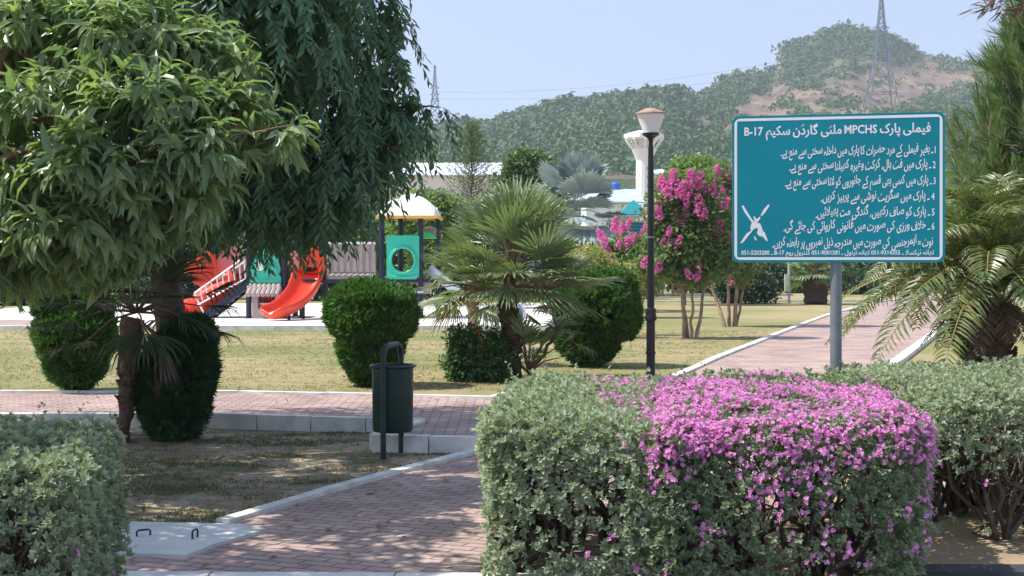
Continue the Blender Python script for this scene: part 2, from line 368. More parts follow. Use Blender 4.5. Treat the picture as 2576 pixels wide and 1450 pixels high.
# far paths and playground pad
sheet('playground_pad', [(-16, 32.2), (1.6, 32.4), (3.0, 35.5), (3.2, 52), (-16, 52)], U + .004, M['pad'])
kerb([(-16, 32.1), (1.6, 32.3), (3.1, 35.5)], .2, U - .05, U + .1, seg=1.4)
kerb([(3.5, 53.5), (9, 53.8), (18, 55.5)], .15, U - .05, U + .06, seg=1.6)
kerb([(4.5, 62), (12, 63)], .3, U - .05, U + .1, m='kerbside', seg=1.6)
sheet('side_path', [G(-200, 828, U)[:2], G(140, 822, U)[:2], G(150, 806, U)[:2], G(-200, 806, U)[:2]], U + .008, M['pave_x'])
kerb([(1.9, 7.72), (7, 7.7)], .2, -.05, .035, m='hedgeshade', seg=1.3)  # low dark strip, no real kerb: stands in for hedge shade on soil
sheet('planting_bed', [(1.35, 7.7), (9, 7.7), (9, 12.2), (1.5, 12.2)], .004, M['ground'])
# ---------------------------------------------------------------- hills
def noise2(x, y, seed=0):
    v = 0
    for i, (f, a) in enumerate(((1, 1), (2.1, .5), (4.3, .27), (8.7, .14))):
        v = v + a * (np.sin(x * f * 1.3 + 1.7 * i + seed + 1.3 * np.sin(y * f * .9 + i)) * np.cos(y * f * 1.1 - .6 * i + seed * 1.7 + np.sin(x * f * .7)))
    return v
SKY = np.array([(-1500, 400, 800), (300, 352, 800), (900, 345, 700), (1080, 338, 620), (1150, 318, 600), (1215, 320, 600), (1330, 282, 600), (1410, 270, 600), (1500, 254, 610), (1600, 244, 620),
    (1690, 230, 630), (1745, 246, 680), (1800, 222, 720), (1832, 194, 740), (1855, 174, 745), (1888, 192, 750), (1940, 186, 780), (1962, 140, 810), (2000, 106, 830), (2080, 80, 850), (2150, 68, 850),
    (2210, 82, 850), (2260, 102, 840), (2320, 136, 830), (2400, 152, 810), (2470, 162, 800), (2560, 182, 780), (2700, 205, 760), (3100, 280, 760), (4200, 360, 800)], float)
Y0 = 260.0
def elev(px, t):
    """picture row of the slope at column px, fraction t of the way to the ridge"""
    s = np.interp(px, SKY[:, 0], SKY[:, 1]); g = t ** 1.05
    e = 452 + (s - 452) * g
    e = e + 13 * noise2(px / 95., t * 5, 2) * np.sin(np.pi * np.clip(t, 0, 1)) ** .8 + 5 * noise2(px / 34., t * 13, 5) * np.sin(np.pi * np.clip(t, 0, 1))
    return e
def hill_pt(px, t):
    rr = np.interp(px, SKY[:, 0], SKY[:, 2]); Y = Y0 + (rr - Y0) * t; py = elev(px, t)
    return np.stack(((px - 1288) / F * Y, Y, CAMZ - (py - HOR) / F * Y), -1)
def rockmask(px, py):
    n = noise2(px / 60., py / 35., 3) * .5
    def band(x0, y0, x1, y1, wd):
        dx, dy = x1 - x0, y1 - y0; L = math.hypot(dx, dy); t = ((px - x0) * dx + (py - y0) * dy) / L / L
        dist = np.abs((px - x0) * dy - (py - y0) * dx) / L
        return np.clip(1.25 - dist / wd - 4 * np.clip(-t, 0, 9) - 4 * np.clip(t - 1, 0, 9) + n * .6, 0, 1)
    m = np.maximum.reduce([band(2190, 195, 2480, 205, 70), band(1880, 285, 2300, 215, 75), band(1950, 175, 1975, 150, 26), band(1825, 190, 1885, 185, 20), band(1850, 275, 1990, 285, 25), band(2080, 300, 2260, 262, 22), band(1440, 437, 1640, 446, 16)])
    return m
bx = np.linspace(-1500, 4200, 420); bt = np.concatenate((np.linspace(-.02, 1, 70), [1.03, 1.1, 1.25]))
PX, T = np.meshgrid(bx, bt); HV = hill_pt(PX, np.clip(T, -.02, 1))
over = np.clip(T - 1, 0, 1); HV[..., 1] += over * 500; HV[..., 2] -= over * 260
HV[0, :, :2] *= 112 / HV[0, :, 1:2]; HV[0, :, 2] = -.1
hb = MB(); nr, nc = PX.shape; ii = np.arange(nr - 1)[:, None] * nc + np.arange(nc - 1)[None]
hb.add(HV.reshape(-1, 3), np.stack((ii, ii + 1, ii + nc + 1, ii + nc), -1).reshape(-1, 4))
m = bpy.data.materials.new('hillside'); m.use_nodes = True; n = m.node_tree.nodes; l = m.node_tree.links; b_ = n['Principled BSDF']; b_.inputs['Roughness'].default_value = .95
at_ = n.new('ShaderNodeAttribute'); at_.attribute_name = 'bare'; tc = n.new('ShaderNodeTexCoord')
n1 = n.new('ShaderNodeTexNoise'); n1.inputs['Scale'].default_value = .032; n1.inputs['Detail'].default_value = 10; n1.inputs['Roughness'].default_value = .7; l.new(tc.outputs['Object'], n1.inputs['Vector'])
r1 = n.new('ShaderNodeValToRGB'); r1.color_ramp.elements[0].position = .35; r1.color_ramp.elements[0].color = (.11, .08, .07, 1); r1.color_ramp.elements[1].position = .66; r1.color_ramp.elements[1].color = (.34, .24, .165, 1)
r2 = n.new('ShaderNodeValToRGB'); r2.color_ramp.elements[0].position = .35; r2.color_ramp.elements[0].color = (.06, .1, .045, 1); r2.color_ramp.elements[1].position = .7; r2.color_ramp.elements[1].color = (.11, .14, .07, 1)
l.new(n1.outputs[0], r1.inputs[0]); l.new(n1.outputs[0], r2.inputs[0])
mx = n.new('ShaderNodeMix'); mx.data_type = 'RGBA'; l.new(at_.outputs['Fac'], mx.inputs[0]); l.new(r2.outputs[0], mx.inputs[6]); l.new(r1.outputs[0], mx.inputs[7]); l.new(mx.outputs[2], b_.inputs['Base Color'])
bu = n.new('ShaderNodeBump'); bu.inputs['Strength'].default_value = 1; bu.inputs['Distance'].default_value = 5; l.new(n1.outputs[0], bu.inputs['Height']); l.new(bu.outputs[0], b_.inputs['Normal'])
hill = tag(hb.build('hills', m, smooth=True), kind='structure')
py_ = CAMZ - (HV[..., 2] - CAMZ); PYV = HOR - (HV[..., 2] - CAMZ) / HV[..., 1] * F
rm = rockmask(PX, PYV)
at = hill.data.attributes.new('bare', 'FLOAT', 'POINT'); at.data.foreach_set('value', rm.ravel().astype(np.float32))
# scrub on the hills: leafy domes, one mass nobody could count
NS = 21000
spx = rng.uniform(850, 2800, NS); stt = rng.uniform(0.03, 1, NS) ** .85
c3 = hill_pt(spx, stt); spy = HOR - (c3[:, 2] - CAMZ) / c3[:, 1] * F
keep = rng.random(NS) > rockmask(spx, spy) * .93
keep &= (noise2(spx / 40., spy / 25., 9) + rng.normal(size=NS) * .5) > -.55
c3 = c3[keep]; stt = stt[keep]; ns = len(c3)
rad = (1.3 + 3.3 * rng.random(ns) ** 2) * (.55 + .6 * stt); rad[rng.random(ns) < .05] *= 1.5
K = 34
u = rand_unit(ns * K); u[:, 2] = np.abs(u[:, 2]) * .9 - .1
cc = np.repeat(c3, K, 0); rr = np.repeat(rad, K)[:, None]
pp = cc + u * rr * np.array((1.15, 1.15, .95)) * (.75 + .3 * rng.random((ns * K, 1)))
sb = MB(); dd = nrm(u * .4 + rand_unit(ns * K)); leaf4(sb, pp - dd * rr * .35, dd, nrm(u + .5 * rand_unit(ns * K)), rr[:, 0] * .42, rr[:, 0] * .32)
tag(sb.build('hillside_scrub', M['scrub']), 'dusty green scrub covering the hills behind the park', 'scrub', kind='stuff')

# ---------------------------------------------------------------- pylons and wire
def pylon(px, ytop, ybase, Y, label, wd=.118):
    top = P(px, ytop, Y); bot = P(px, ybase, Y); H = top[2] - bot[2]
    t = thing('electricity_pylon', bot, label, 'pylon', 'pylons carrying the power line'); b = MB()
    th = .34
    def cor(f):
        hw = H * (wd * (1 - f) ** 1.5 + .008)
        return [bot + np.array((sx * hw, sy * hw, f * H)) for sx, sy in ((-1, -1), (1, -1), (1, 1), (-1, 1))]
    fs = [0, .16, .3, .42, .53, .63, .72, .8, .87, .94, 1]
    for f0, f1 in zip(fs[:-1], fs[1:]):
        a, c = cor(f0), cor(f1)
        for i in range(4):
            b.bar(a[i], c[i], th); b.bar(a[i], c[(i + 1) % 4], th * .6); b.bar(a[(i + 1) % 4], c[i], th * .6); b.bar(c[i], c[(i + 1) % 4], th * .6)
    b.build('tower_frame', M['grey'], t)
    for f in (.5, .59, .68):
        z = np.array((0, 0, f * H))
        for s_ in (-1, 1):
            a = MB()
            tip = bot + z + np.array((s_ * H * .065, 0, 0))
            for q in (0, H * .03): a.bar(bot + z + np.array((s_ * .6, 0, q)), tip, th * .7)
            a.build('crossarm', M['grey'], t)
    return bot, H
pylon(2217, -30, 285, 560, 'tall lattice pylon standing in front of the bare hill')
pylon(1094, 165, 345, 640, 'distant lattice pylon beside the dark drooping tree', .1)
wb = MB()
for q, z in ((0, 248), (1, 292), (2, 232)):
    a = P(1094, z, 640); c = P(2217, [128, 150, 100][q], 560)
    tt = np.linspace(0, 1, 24)[:, None]; ln = a + (c - a) * tt; ln[:, 2] -= (4 * tt * (1 - tt))[:, 0] * 6
    wb.tube(ln, .06, 4)
    e = P(3100, 260 + 20 * q, 600); ln = c + (e - c) * tt; ln[:, 2] -= (4 * tt * (1 - tt))[:, 0] * 6; wb.tube(ln, .06, 4)
tag(wb.build('power_line', M['grey']), 'thin power lines strung across the sky between the pylons', 'power line')

# ---------------------------------------------------------------- distant buildings
def warehouse():
    Y = 165; t = thing('warehouse', P(1150, 640, Y), 'long white warehouse with pale metal roof below the hill', 'warehouse')
    k = Y / F; x0, x1 = (980 - 1288) * k, (1258 - 1288) * k; zt = P(0, 440, Y)[2]; zr = P(0, 407, Y)[2]
    b = MB(); b.box(((x0 + x1) / 2, Y + 6, zt / 2), ((x1 - x0) / 2, 6, zt / 2))
    b.prism([(x1, Y, zt), (x1, Y + 12, zt), (x1, Y + 6, zr)], (.05, 0, 0)); b.build('wall', mat('warehouse_wall', (.72, .68, .58), .8, var=.06, scale=.4), t)
    r = MB()
    for i in range(24):
        a0 = x0 + (x1 - x0 + .4) * i / 24; a1 = x0 + (x1 - x0 + .4) * (i + 1) / 24
        for sgn in (0, 1):
            ya, yb = (Y - .4, Y + 6) if not sgn else (Y + 12.4, Y + 6)
            z_ = zt - .15 + (.03 if i % 2 else 0); zz = zr + .15 + (.03 if i % 2 else 0)
            r.prism([(a0, ya, z_), (a1, ya, z_), (a1, yb, zz), (a0, yb, zz)], (0, 0, .1))
    r.build('roof', mat('warehouse_roof', (.66, .71, .78), .5, var=.06, scale=.3), t)
    for i in range(5):
        d = MB(); xx = x0 + 2 + i * 2.2; d.box((xx, Y - .03, zt - 2.2), (.5, .05, .45)); d.build('window', mat('far_window', (.35, .38, .4), .3), t)
    d = MB(); d.box((x1 - .8, Y - .03, zt - 2.0), (.05, .04, 2)); d.build('drainpipe', M['grey'], t)
warehouse()
def grey_house():
    Y = 105; k = Y / F; t = thing('low_building', P(1560, 650, Y), 'low building with grey sheet roof and blue tank under the water tower', 'building')
    x0, x1 = (1470 - 1288) * k, (1622 - 1288) * k; zr = P(0, 470, Y)[2]; ze = P(0, 512, Y)[2]
    b = MB(); b.box(((x0 + x1) / 2, Y + 5, ze / 2), ((x1 - x0) / 2 - .2, 4.6, ze / 2 - .05)); b.build('wall', M['white'], t)
    r = MB(); r.prism([(x0 - 1, Y, ze), (x1, Y, ze), (x1 - .1, Y + 6, zr), (x0 + 1.4, Y + 6, zr)], (0, 0, .12)); r.prism([(x0 - 1, Y + 11, ze), (x0 + 1.4, Y + 6.02, zr), (x1 - .1, Y + 6.02, zr), (x1, Y + 11, ze)], (0, 0, .12)); r.build('roof', mat('grey_roof', (.45, .5, .6), .5, var=.1, scale=.6), t)
    q = MB(); q.lathe(P(1548, 472, Y + 6), [(0, -.2), (.35, -.2), (.35, .25), (.2, .4), (0, .4)], 14); tag(q.build('water_tank', mat('blue_tank', (.02, .13, .55), .4)), 'small blue water tank on the grey sheet roof', 'water tank')
grey_house()
def shed():
    Y = 120; k = Y / F; t = thing('roof_shed', P(1665, 650, Y), 'small white shed with sloping roof behind the lamp post', 'shed')
    b = MB(); c = P(1665, 470, Y); b.box((c[0], Y + 1, c[2] / 2), (.42, .8, c[2] / 2)); b.build('wall', M['white'], t)
    r = MB(); a = P(1648, 440, Y); e = P(1682, 440, Y); q = P(1672, 425, Y)
    r.prism([(a[0], Y - .2, a[2]), (e[0], Y - .2, e[2]), (q[0], Y + 2, q[2]), (a[0], Y + 2, q[2] - .1)], (0, 0, .1)); r.build('roof', mat('shed_roof', (.6, .68, .75), .5), t)
shed()
def tower():
    Y = 200; k = Y / F; c = P(1620, 655, Y); c[2] = 0; t = thing('water_tower', c, 'white concrete water tower with flared bowl behind the lamp post', 'water tower')
    z = lambda py: P(0, py, Y)[2]
    mw = mat('tower_paint', (.78, .79, .78), .7, var=.06, scale=.5)
    b = MB(); b.lathe(c, [(22 * k, 0), (20 * k, z(405))], 16); b.build('shaft', mw, t)
    b = MB(); b.lathe(c, [(20 * k, z(406)), (20.6 * k, z(403)), (31 * k, z(378)), (31 * k, z(375)), (0, z(375))], 16); b.build('collar', mw, t)
    b = MB(); b.lathe(c, [(14 * k, z(376)), (15 * k, z(352)), (0, z(352))], 10); b.build('core', mw, t)
    b = MB(); b.lathe(c, [(0, z(352.2)), (47 * k, z(352.2)), (51 * k, z(348)), (50 * k, z(338)), (20 * k, z(330)), (0, z(329))], 10); b.build('bowl', mw, t)
    for i in range(10):
        a = i * math.pi / 5 + .3; d = np.array((math.cos(a), math.sin(a), 0)); s_ = MB()
        s_.bar(c + d * 29 * k + np.array((0, 0, z(376))), c + d * 48 * k + np.array((0, 0, z(351))), 4.5 * k); s_.build('strut', mw, t)
    for i in range(6):
        q = MB(); q.box(c + np.array((8 * k, -19.6 * k, z(425 + i * 22))), (1.5 * k, 2.0 * k, 2.6 * k)); q.build('window', M['iron'], t)
    q = MB(); q.tube([c + np.array((-12 * k, 0, z(331))), c + np.array((-12 * k, 0, z(315)))], .06, 4); q.build('aerial', M['grey'], t)
tower()
# ---------------------------------------------------------------- playground
def play():
    Y = 38.6; k = Y / F; B = 1.5
    root = thing('playground_set', (P(830, 800, Y)[0], Y, U), 'large play set with red slide, green panels and white roofed tower', 'playground set')
    def pt(px, py, dy=0.0):
        p = P(px, py, Y); p[1] += dy; return p
    def slab3(px, py_, dy, h):   # plate facing the viewer from outline points
        return [pt(a, c, dy) for a, c in zip(px, py_)], (0, h, 0)
    def plate(name, outline, dy, th, m, holes=None):
        b = MB(); b.prism([pt(a, c, dy) for a, c in outline], (0, th, 0)); return b.build(name, M[m], root)
    zb = U
    # posts
    for px, top, dy in ((626, 610, 0), (716, 600, 0), (632, 600, B), (722, 610, B), (756, 625, .3), (815, 600, .3), (960, 545, 0), (1058, 545, 0), (997, 545, B), (1095, 545, B)):
        a = pt(px, top, dy); b = MB(); b.tube([(a[0], a[1], zb), (a[0], a[1], a[2])], .075, 10); b.lathe((a[0], a[1], a[2]), [(.08, 0), (.07, .05), (0, .08)], 10)
        b.lathe((a[0], a[1], zb), [(.13, 0.005), (.13, .02), (.08, .03)], 10); o = b.build('post', M['navy'], root)
        for q in (735, 768):
            if px in (1058, 716, 960): c = MB(); c.lathe((a[0], a[1], P(0, q, Y)[2]), [(.079, -.03), (.095, -.03), (.095, .03), (.079, .03)], 10); c.build('clamp', M['steel'], o)
    # decks
    for x0, x1, yy in ((622, 720, 716), (752, 960, 708), (956, 1100, 706)):
        a, c = pt(x0, yy), pt(x1, yy); b = MB(); b.box(((a[0] + c[0]) / 2, Y + B / 2, a[2]), ((c[0] - a[0]) / 2, B / 2, .05)); b.build('deck', M['navy'], root)
    # stairs with white rails
    b = MB(); s0, s1 = pt(512, 800, .15), pt(622, 712, .15)
    for dy in (0, .95):
        b.bar(s0 + (0, dy, 0), s1 + (0, dy, 0), .06, .2)
    for i in range(8):
        q = s0 + (s1 - s0) * (i + .6) / 8; b.box(q + (0, .47, 0.02), (.13, .45, .02))
    b.build('staircase', M['navy'], root)
    for dy in (0, .95):
        r = MB(); d = np.array((0, dy, 0))
        lo = [pt(510, 790, .15), pt(486, 738, .15)]; hi = [pt(616, 702, .15), pt(612, 648, .15)]
        r.tube([lo[1] + d, hi[1] + d], .026, 6); r.tube([pt(494, 768, .15) + d, hi[0] + d], .026, 6); r.tube([lo[0] + d, lo[1] + d], .026, 6); r.tube([hi[0] + d, hi[1] + d], .03, 6)
        for i in range(1, 9):
            f = i / 9; r.tube([pt(494, 768, .15) + (hi[0] - pt(494, 768, .15)) * f + d, lo[1] + (hi[1] - lo[1]) * f + d], .018, 5)
        r.build('handrail', M['white'], root)
    # red scalloped shell and pink leaves at the left
    plate('shell_panel', [(452, 690), (444, 676), (456, 668), (450, 655), (465, 652), (470, 640), (484, 640), (490, 622), (500, 632), (522, 640), (530, 700), (512, 722), (488, 724), (466, 712)], .9, .12, 'red')
    b = MB()
    for i in range(5):
        a = pt(515, 715, .88); c = pt(456 + i * 14, 668 - i * 8, .88); b.tube([a, c], .03, 5)
    b.build('shell_rib', M['red'], root)
    plate('leaf_panel', [(520, 688), (522, 640), (535, 628), (543, 612), (552, 626), (566, 618), (578, 634), (586, 630), (600, 650), (598, 690)], 1.25, .08, 'pink')
    # red tube slide behind the stairs
    b = MB(); path = [pt(585, 690, 1.1), pt(570, 712, 1.2), pt(540, 735, 1.1), pt(505, 755, .9), pt(478, 776, .8), pt(452, 790, .6)]
    b.tube(path, [.3, .33, .34, .33, .32, .33], 14, cap=False); b.build('tube_slide', M['red'], root, smooth=True)
    b = MB()
    pass
    for f in path[1:-1]:
        b = MB(); b.lathe(f - np.array((0, 0, .36)), [(.1, 0), (.12, .03), (.1, .06)], 8); b.build('slide_bracket', M['red'], root)
    # green panel with a small bird motif
    plate('gable_panel', [(630, 713), (630, 698), (634, 690), (630, 676), (640, 656), (646, 640), (656, 634), (666, 628), (678, 636), (690, 645), (700, 656), (706, 676), (702, 690), (708, 700), (708, 713)], -.06, .09, 'pgreen')
    b = MB(); b.prism([pt(a, c, -.09) for a, c in ((648, 680), (644, 668), (650, 664), (652, 656), (660, 666), (664, 678), (656, 682))], (0, .028, 0)); b.build('bird_motif', M['pcream'], root)
    b = MB()
    for a, c in (((634, 708), (704, 708)), ((640, 690), (645, 662)), ((696, 690), (692, 660)), ((672, 700), (672, 650))): b.bar(pt(a[0], a[1], -.07), pt(c[0], c[1], -.07), .07, .05)
    b.build('panel_rib', M['pgreen'], root)
    # little house front below: scalloped tile roof, window, basin
    b = MB()
    for r_ in range(3):
        for i in range(7):
            x = 632 + i * 12 + (r_ % 2) * 2; a = pt(x, 718 + r_ * 7.5, -.1 - .09 * r_); c = pt(x - 2, 727 + r_ * 7.5, -.2 - .09 * r_); b.tube([a, c], .07, 8)
    b.build('tiled_roof', M['ptaupe'], root, smooth=False)
    b = MB()
    for x0, x1, y0, y1, d in ((637, 652, 737, 804, .12), (694, 708, 737, 804, .12), (652, 694, 775, 804, .1), (652, 694, 734, 739, .1)):
        a, c = pt(x0, y0, -.18), pt(x1, y1, -.18); b.box(((a[0] + c[0]) / 2, a[1] + d, (a[2] + c[2]) / 2), ((c[0] - a[0]) / 2, d, (a[2] - c[2]) / 2))
    b.build('house_front', M['ptaupe'], root)
    b = MB(); c = pt(673, 780, -.2); b.lathe(c, [(0, -.18), (.12, -.16), (.2, -.05), (.23, .03), (.2, .03), (.16, -.04), (0, -.08)], 16); b.build('basin', M['ptaupe'], root, smooth=True)
    o = plate('counter_panel', [(652, 776), (652, 741), (694, 741), (694, 776)], .25, .05, 'red')
    b = MB()
    for x in (662, 669, 676): b.bar(pt(x, 772, .23), pt(x, 752, .23), .03, .03)
    b.bar(pt(687, 775, .22), pt(687, 742, .22), .1, .05); b.build('counter_slot', M['iron'], o)
    # red curved slide
    b = MB(); c0 = [(786, 690, .2), (784, 715, .0), (776, 742, -.3), (760, 768, -.7), (742, 785, -1.1), (722, 794, -1.5), (706, 797, -1.75)]
    prof = [(-.40, .30), (-.36, .34), (-.3, .22), (-.24, .05), (0, 0), (.24, .05), (.3, .22), (.36, .34), (.40, .30), (.35, .05), (0, -.07), (-.35, .05)]
    V = []; wx = np.array((1, 0, 0.0))
    for i, (px, py, dy) in enumerate(c0):
        p = pt(px, py, dy); f = i / 6; side = nrm(np.array((1, -.55 * f, 0))); upv = nrm(np.array((-.35 * (1 - f) - .1, -.75 * (1 - f), .4 + .6 * f)))
        V += [p + side * a + upv * c for a, c in prof]
    n_ = len(prof); fc = [(i * n_ + j, i * n_ + (j + 1) % n_, (i + 1) * n_ + (j + 1) % n_, (i + 1) * n_ + j) for i in range(6) for j in range(n_)]
    b.add(V, fc + [tuple(range(n_)), tuple(range(6 * n_, 7 * n_))]); o = b.build('curved_slide', M['red'], root, smooth=True)
    mo = o.modifiers.new('smooth', 'SUBSURF'); mo.levels = 2; mo.render_levels = 2
    b = MB(); p = pt(742, 796, -1.05); b.tube([(p[0], p[1], U), (p[0], p[1], P(0, 786, Y)[2])], .04, 6); b.build('slide_leg', M['navy'], root); b = MB(); p = pt(768, 790, -.4); b.tube([(p[0], p[1], U), (p[0], p[1], P(0, 765, Y)[2])], .04, 6); b.build('slide_leg', M['navy'], root)
    # slide hood
    plate('slide_hood', [(752, 700), (748, 660), (756, 640), (768, 650), (775, 618), (786, 604), (798, 622), (802, 650), (812, 645), (818, 668), (812, 700), (800, 700), (796, 672), (768, 672), (764, 700)], .15, .12, 'red')
    plate('side_panel', [(724, 710), (726, 690), (722, 660), (730, 636), (738, 628), (748, 640), (752, 660), (748, 690), (750, 710)], .02, .08, 'pink')
    # castle bridge panel
    b = MB(); tops = []
    a, c = pt(821, 704, .02), pt(946, 614, .02); b.box(((a[0] + c[0]) / 2, Y + .06, (a[2] + c[2]) / 2), ((c[0] - a[0]) / 2, .04, (c[2] - a[2]) / 2)); b.build('bridge_panel', M['ptaupe'], root)
    b = MB()
    for i in range(8):
        x = 828 + i * 16; b.prism([pt(x - 6, 616, -.02), pt(x + 6, 616, -.02), pt(x + 4, 628, -.02), pt(x + 4, 672, -.02), pt(x + 6, 684, -.02), pt(x - 6, 684, -.02), pt(x - 4, 672, -.02), pt(x - 4, 628, -.02)], (0, .07, 0))
    for x in range(824, 944, 15):
        b.tube([pt(x, 690, -.02), pt(x + 7, 694, -.02), pt(x + 15, 690, -.02)], .035, 6)
    b.build('bridge_pilaster', M['ptaupe'], root)
    b = MB()
    for i in range(9): b.box(pt(825 + i * 14.8, 612, .06), (.055, .09, .03))
    b.build('bridge_coping', M['pcream'], root)
    # round-window panel (octagon ring)
    b = MB(); cx, cy, r0 = 1014, 655, 31
    out = []; inn = []
    for i in range(32):
        a = math.pi * 2 * i / 32; dx, dy = math.cos(a), math.sin(a)
        f = min(41 / max(abs(dx), 1e-6), (48 if dy > 0 else 62) / max(abs(dy), 1e-6)); out.append((cx + dx * f, cy + dy * f)); inn.append((cx + dx * r0, cy + dy * r0 * 1.05))
    Vv = [pt(*q, -.08) for q in out] + [pt(*q, -.08) for q in inn] + [pt(*q, .02) for q in out] + [pt(*q, .02) for q in inn]
    fc = []
    for i in range(32):
        j = (i + 1) % 32; fc += [(i, j, 32 + j, 32 + i), (64 + i, 96 + i, 96 + j, 64 + j), (i, 64 + i, 64 + j, j), (32 + i, 32 + j, 96 + j, 96 + i)]
    b.add(Vv, fc); b.build('round_window_panel', M['pgreen'], root)
    b = MB(); b.tube([pt(cx + math.cos(a) * r0, cy + math.sin(a) * r0 * 1.05, -.1) for a in np.linspace(0, 6.2832, 33)], .04, 6, cap=False)
    b.tube([pt(976, 692, -.09), pt(1000, 698, -.09), pt(1030, 698, -.09), pt(1053, 692, -.09)], .03, 6); b.build('window_ring', M['pgreen'], root, smooth=True)
    # bright green domed crawl roof
    b = MB(); 
    prof = [(1030, 598), (1034, 592), (1046, 586), (1062, 583), (1078, 585), (1090, 592), (1094, 599)]
    b.prism([pt(*q, .5) for q in prof], (0, .9, 0)); b.build('arched_panel', M['bgreen'], root)
    b = MB(); b.prism([pt(*q, .3) for q in ((976, 606), (984, 596), (1010, 592), (1036, 590), (1040, 606))], (0, .5, 0)); b.build('top_panel', M['pgreen'], root)
    b = MB(); b.box(pt(1074, 582, 1.2), (.18, .1, .1)); b.lathe(pt(1074, 574, 1.2), [(.2, 0), (.1, .06), (0, .08)], 10); b.build('finial_cap', M['ptaupe'], root)
    # crumpled white roof with yellow rim
    b = MB(); nx, ny = 15, 9; V = []
    xl, xr = pt(950, 0)[0], pt(1104, 0)[0]; zr, ze = P(0, 488, Y)[2], P(0, 544, Y)[2]
    for j in range(ny):
        for i in range(nx):
            fx, fy = i / (nx - 1) * 2 - 1, j / (ny - 1) * 2 - 1
            e = max(abs(fx) ** 1.1, abs(fy) ** 1.1); h = (1 - e) ** .75 * .82 + .18 * (e < .99)
            zz = ze + (zr - ze) * min(1, h + (.07 * math.sin(5 * fx + 3 * fy) + .07 * math.cos(7 * fx * fy + 2 * fx)) * (e < .95))
            V.append(((xl + xr) / 2 + fx * (xr - xl) / 2, Y + B / 2 + fy * (B / 2 + .2), zz))
    b.add(V, [(j * nx + i, j * nx + i + 1, (j + 1) * nx + i + 1, (j + 1) * nx + i) for j in range(ny - 1) for i in range(nx - 1)])
    o = b.build('tower_roof', M['pcream'], root); mo = o.modifiers.new('th', 'SOLIDIFY'); mo.thickness = .04
    b = MB(); y0, y1 = Y - .23, Y + B + .23
    for a, c in (((xl, y0), (xr, y0)), ((xr, y0), (xr, y1)), ((xr, y1), (xl, y1)), ((xl, y1), (xl, y0))): b.bar((*a, ze - .03), (*c, ze - .03), .06, .08)
    b.build('roof_rim', M['yellow'], o)
    b = MB()
    for x, h in ((1025, 478), (1040, 484), (1012, 486)): b.lathe(pt(x, 500, B / 2), [(.16, 0), (.1, (500 - h) * k * .6), (0, (500 - h) * k)], 8)
    b.build('roof_peak', M['pcream'], o)
    # silver slide on the right with taupe side
    b = MB(); a, c = pt(1078, 684, .3), pt(1152, 740, .0)
    for dy in (0, .62): b.bar(a + (0, dy, .08), c + (0, dy, .08), .05, .2)
    b.bar(a + (0, .31, 0), c + (0, .31, 0), .6, .03); b.build('steel_slide', M['steel'], root)
    plate('slide_skirt', [(1040, 708), (1080, 700), (1086, 738), (1064, 742)], .1, .06, 'ptaupe')
    for a, c, d in ((1058, 1095, B), (960, 1058, 0), (626, 716, 0)):
        b = MB(); b.bar(pt(a, 765, 0), pt(c, 765, d), .05); b.build('brace', M['steel'], root)
play()
def pipe():
    Y = 36.8; a = P(1222, 776, Y); c = P(1262, 780, Y); b = MB()
    t = thing('tunnel_pipe', (a[0] + .2, Y, U), 'short grey crawl tunnel lying on the pale playground surface', 'crawl tunnel')
    b.tube([(a[0], Y, U + .22), (c[0] + .5, Y + .3, U + .22)], .2, 16, cap=False); o = b.build('tunnel_body', M['grey'], t, smooth=True)
    b = MB()
    for f in (0, .5, 1):
        b = MB(); q = np.array((a[0], Y, U + .22)) + (np.array((c[0] + .5, Y + .3, U + .22)) - np.array((a[0], Y, U + .22))) * f; d = nrm(np.array((c[0] + .5 - a[0], .3, 0)))
        b.tube([q - d * .03, q + d * .03], .225, 16); b.build('tunnel_ring', M['steel'], t)
pipe()
def play_tower():
    Y = 60; k = Y / F; c = P(1596, 655, Y); c[2] = U
    t = thing('play_tower', c, 'teal play tower with slatted pyramid roof behind the lamp post', 'play tower')
    z = lambda py: P(0, py, Y)[2]; teal = mat('teal_plastic', (.02, .26, .28), .4, var=.05); hw = 32 * k
    for sx in (-1, 1):
        for sy in (0, 1):
            b = MB(); b.box((c[0] + sx * hw, Y + sy * 2 * hw, (U + z(540)) / 2), (.05, .05, (z(540) - U) / 2)); b.build('post', M['yellow'], t)
    r = MB()
    for i in range(5):
        f0, f1 = i / 5, (i + .82) / 5; w0, w1 = 40 * k * (1 - f0 * .98), 40 * k * (1 - f1 * .98); z0, z1 = z(540) + (z(503) - z(540)) * f0, z(540) + (z(503) - z(540)) * f1
        v = [(c[0] + sx * w_, Y + hw + sy * w_, zz) for w_, zz in ((w0, z0), (w1, z1 + .02)) for sx, sy in ((-1, -1), (1, -1), (1, 1), (-1, 1))]
        r.add(v, [(0, 1, 5, 4), (1, 2, 6, 5), (2, 3, 7, 6), (3, 0, 4, 7), (0, 1, 2, 3), (4, 5, 6, 7)])
    r.build('slatted_roof', teal, t)
    b = MB()
    for y in (546, 558): b.box((c[0], Y - .07, z(y)), (hw, .02, .03))
    for i in range(7): b.box((c[0] - hw + hw * i / 3, Y - .1, z(552)), (.03, .02, .13))
    b.build('lattice_band', mat('lattice_cream', (.5, .48, .3), .6), t)
    b = MB(); b.box((c[0], Y + hw, z(590)), (hw - .06, hw - .06, 30 * k))
    for i in range(7): b.box((c[0], Y + .02, z(568 + i * 8)), (hw - .055, .04, .04))
    b.build('slatted_wall', teal, t)
    b = MB(); b.box((c[0], Y + hw, z(626)), (hw, hw, .06)); b.build('deck', M['ptaupe'], t)
play_tower()
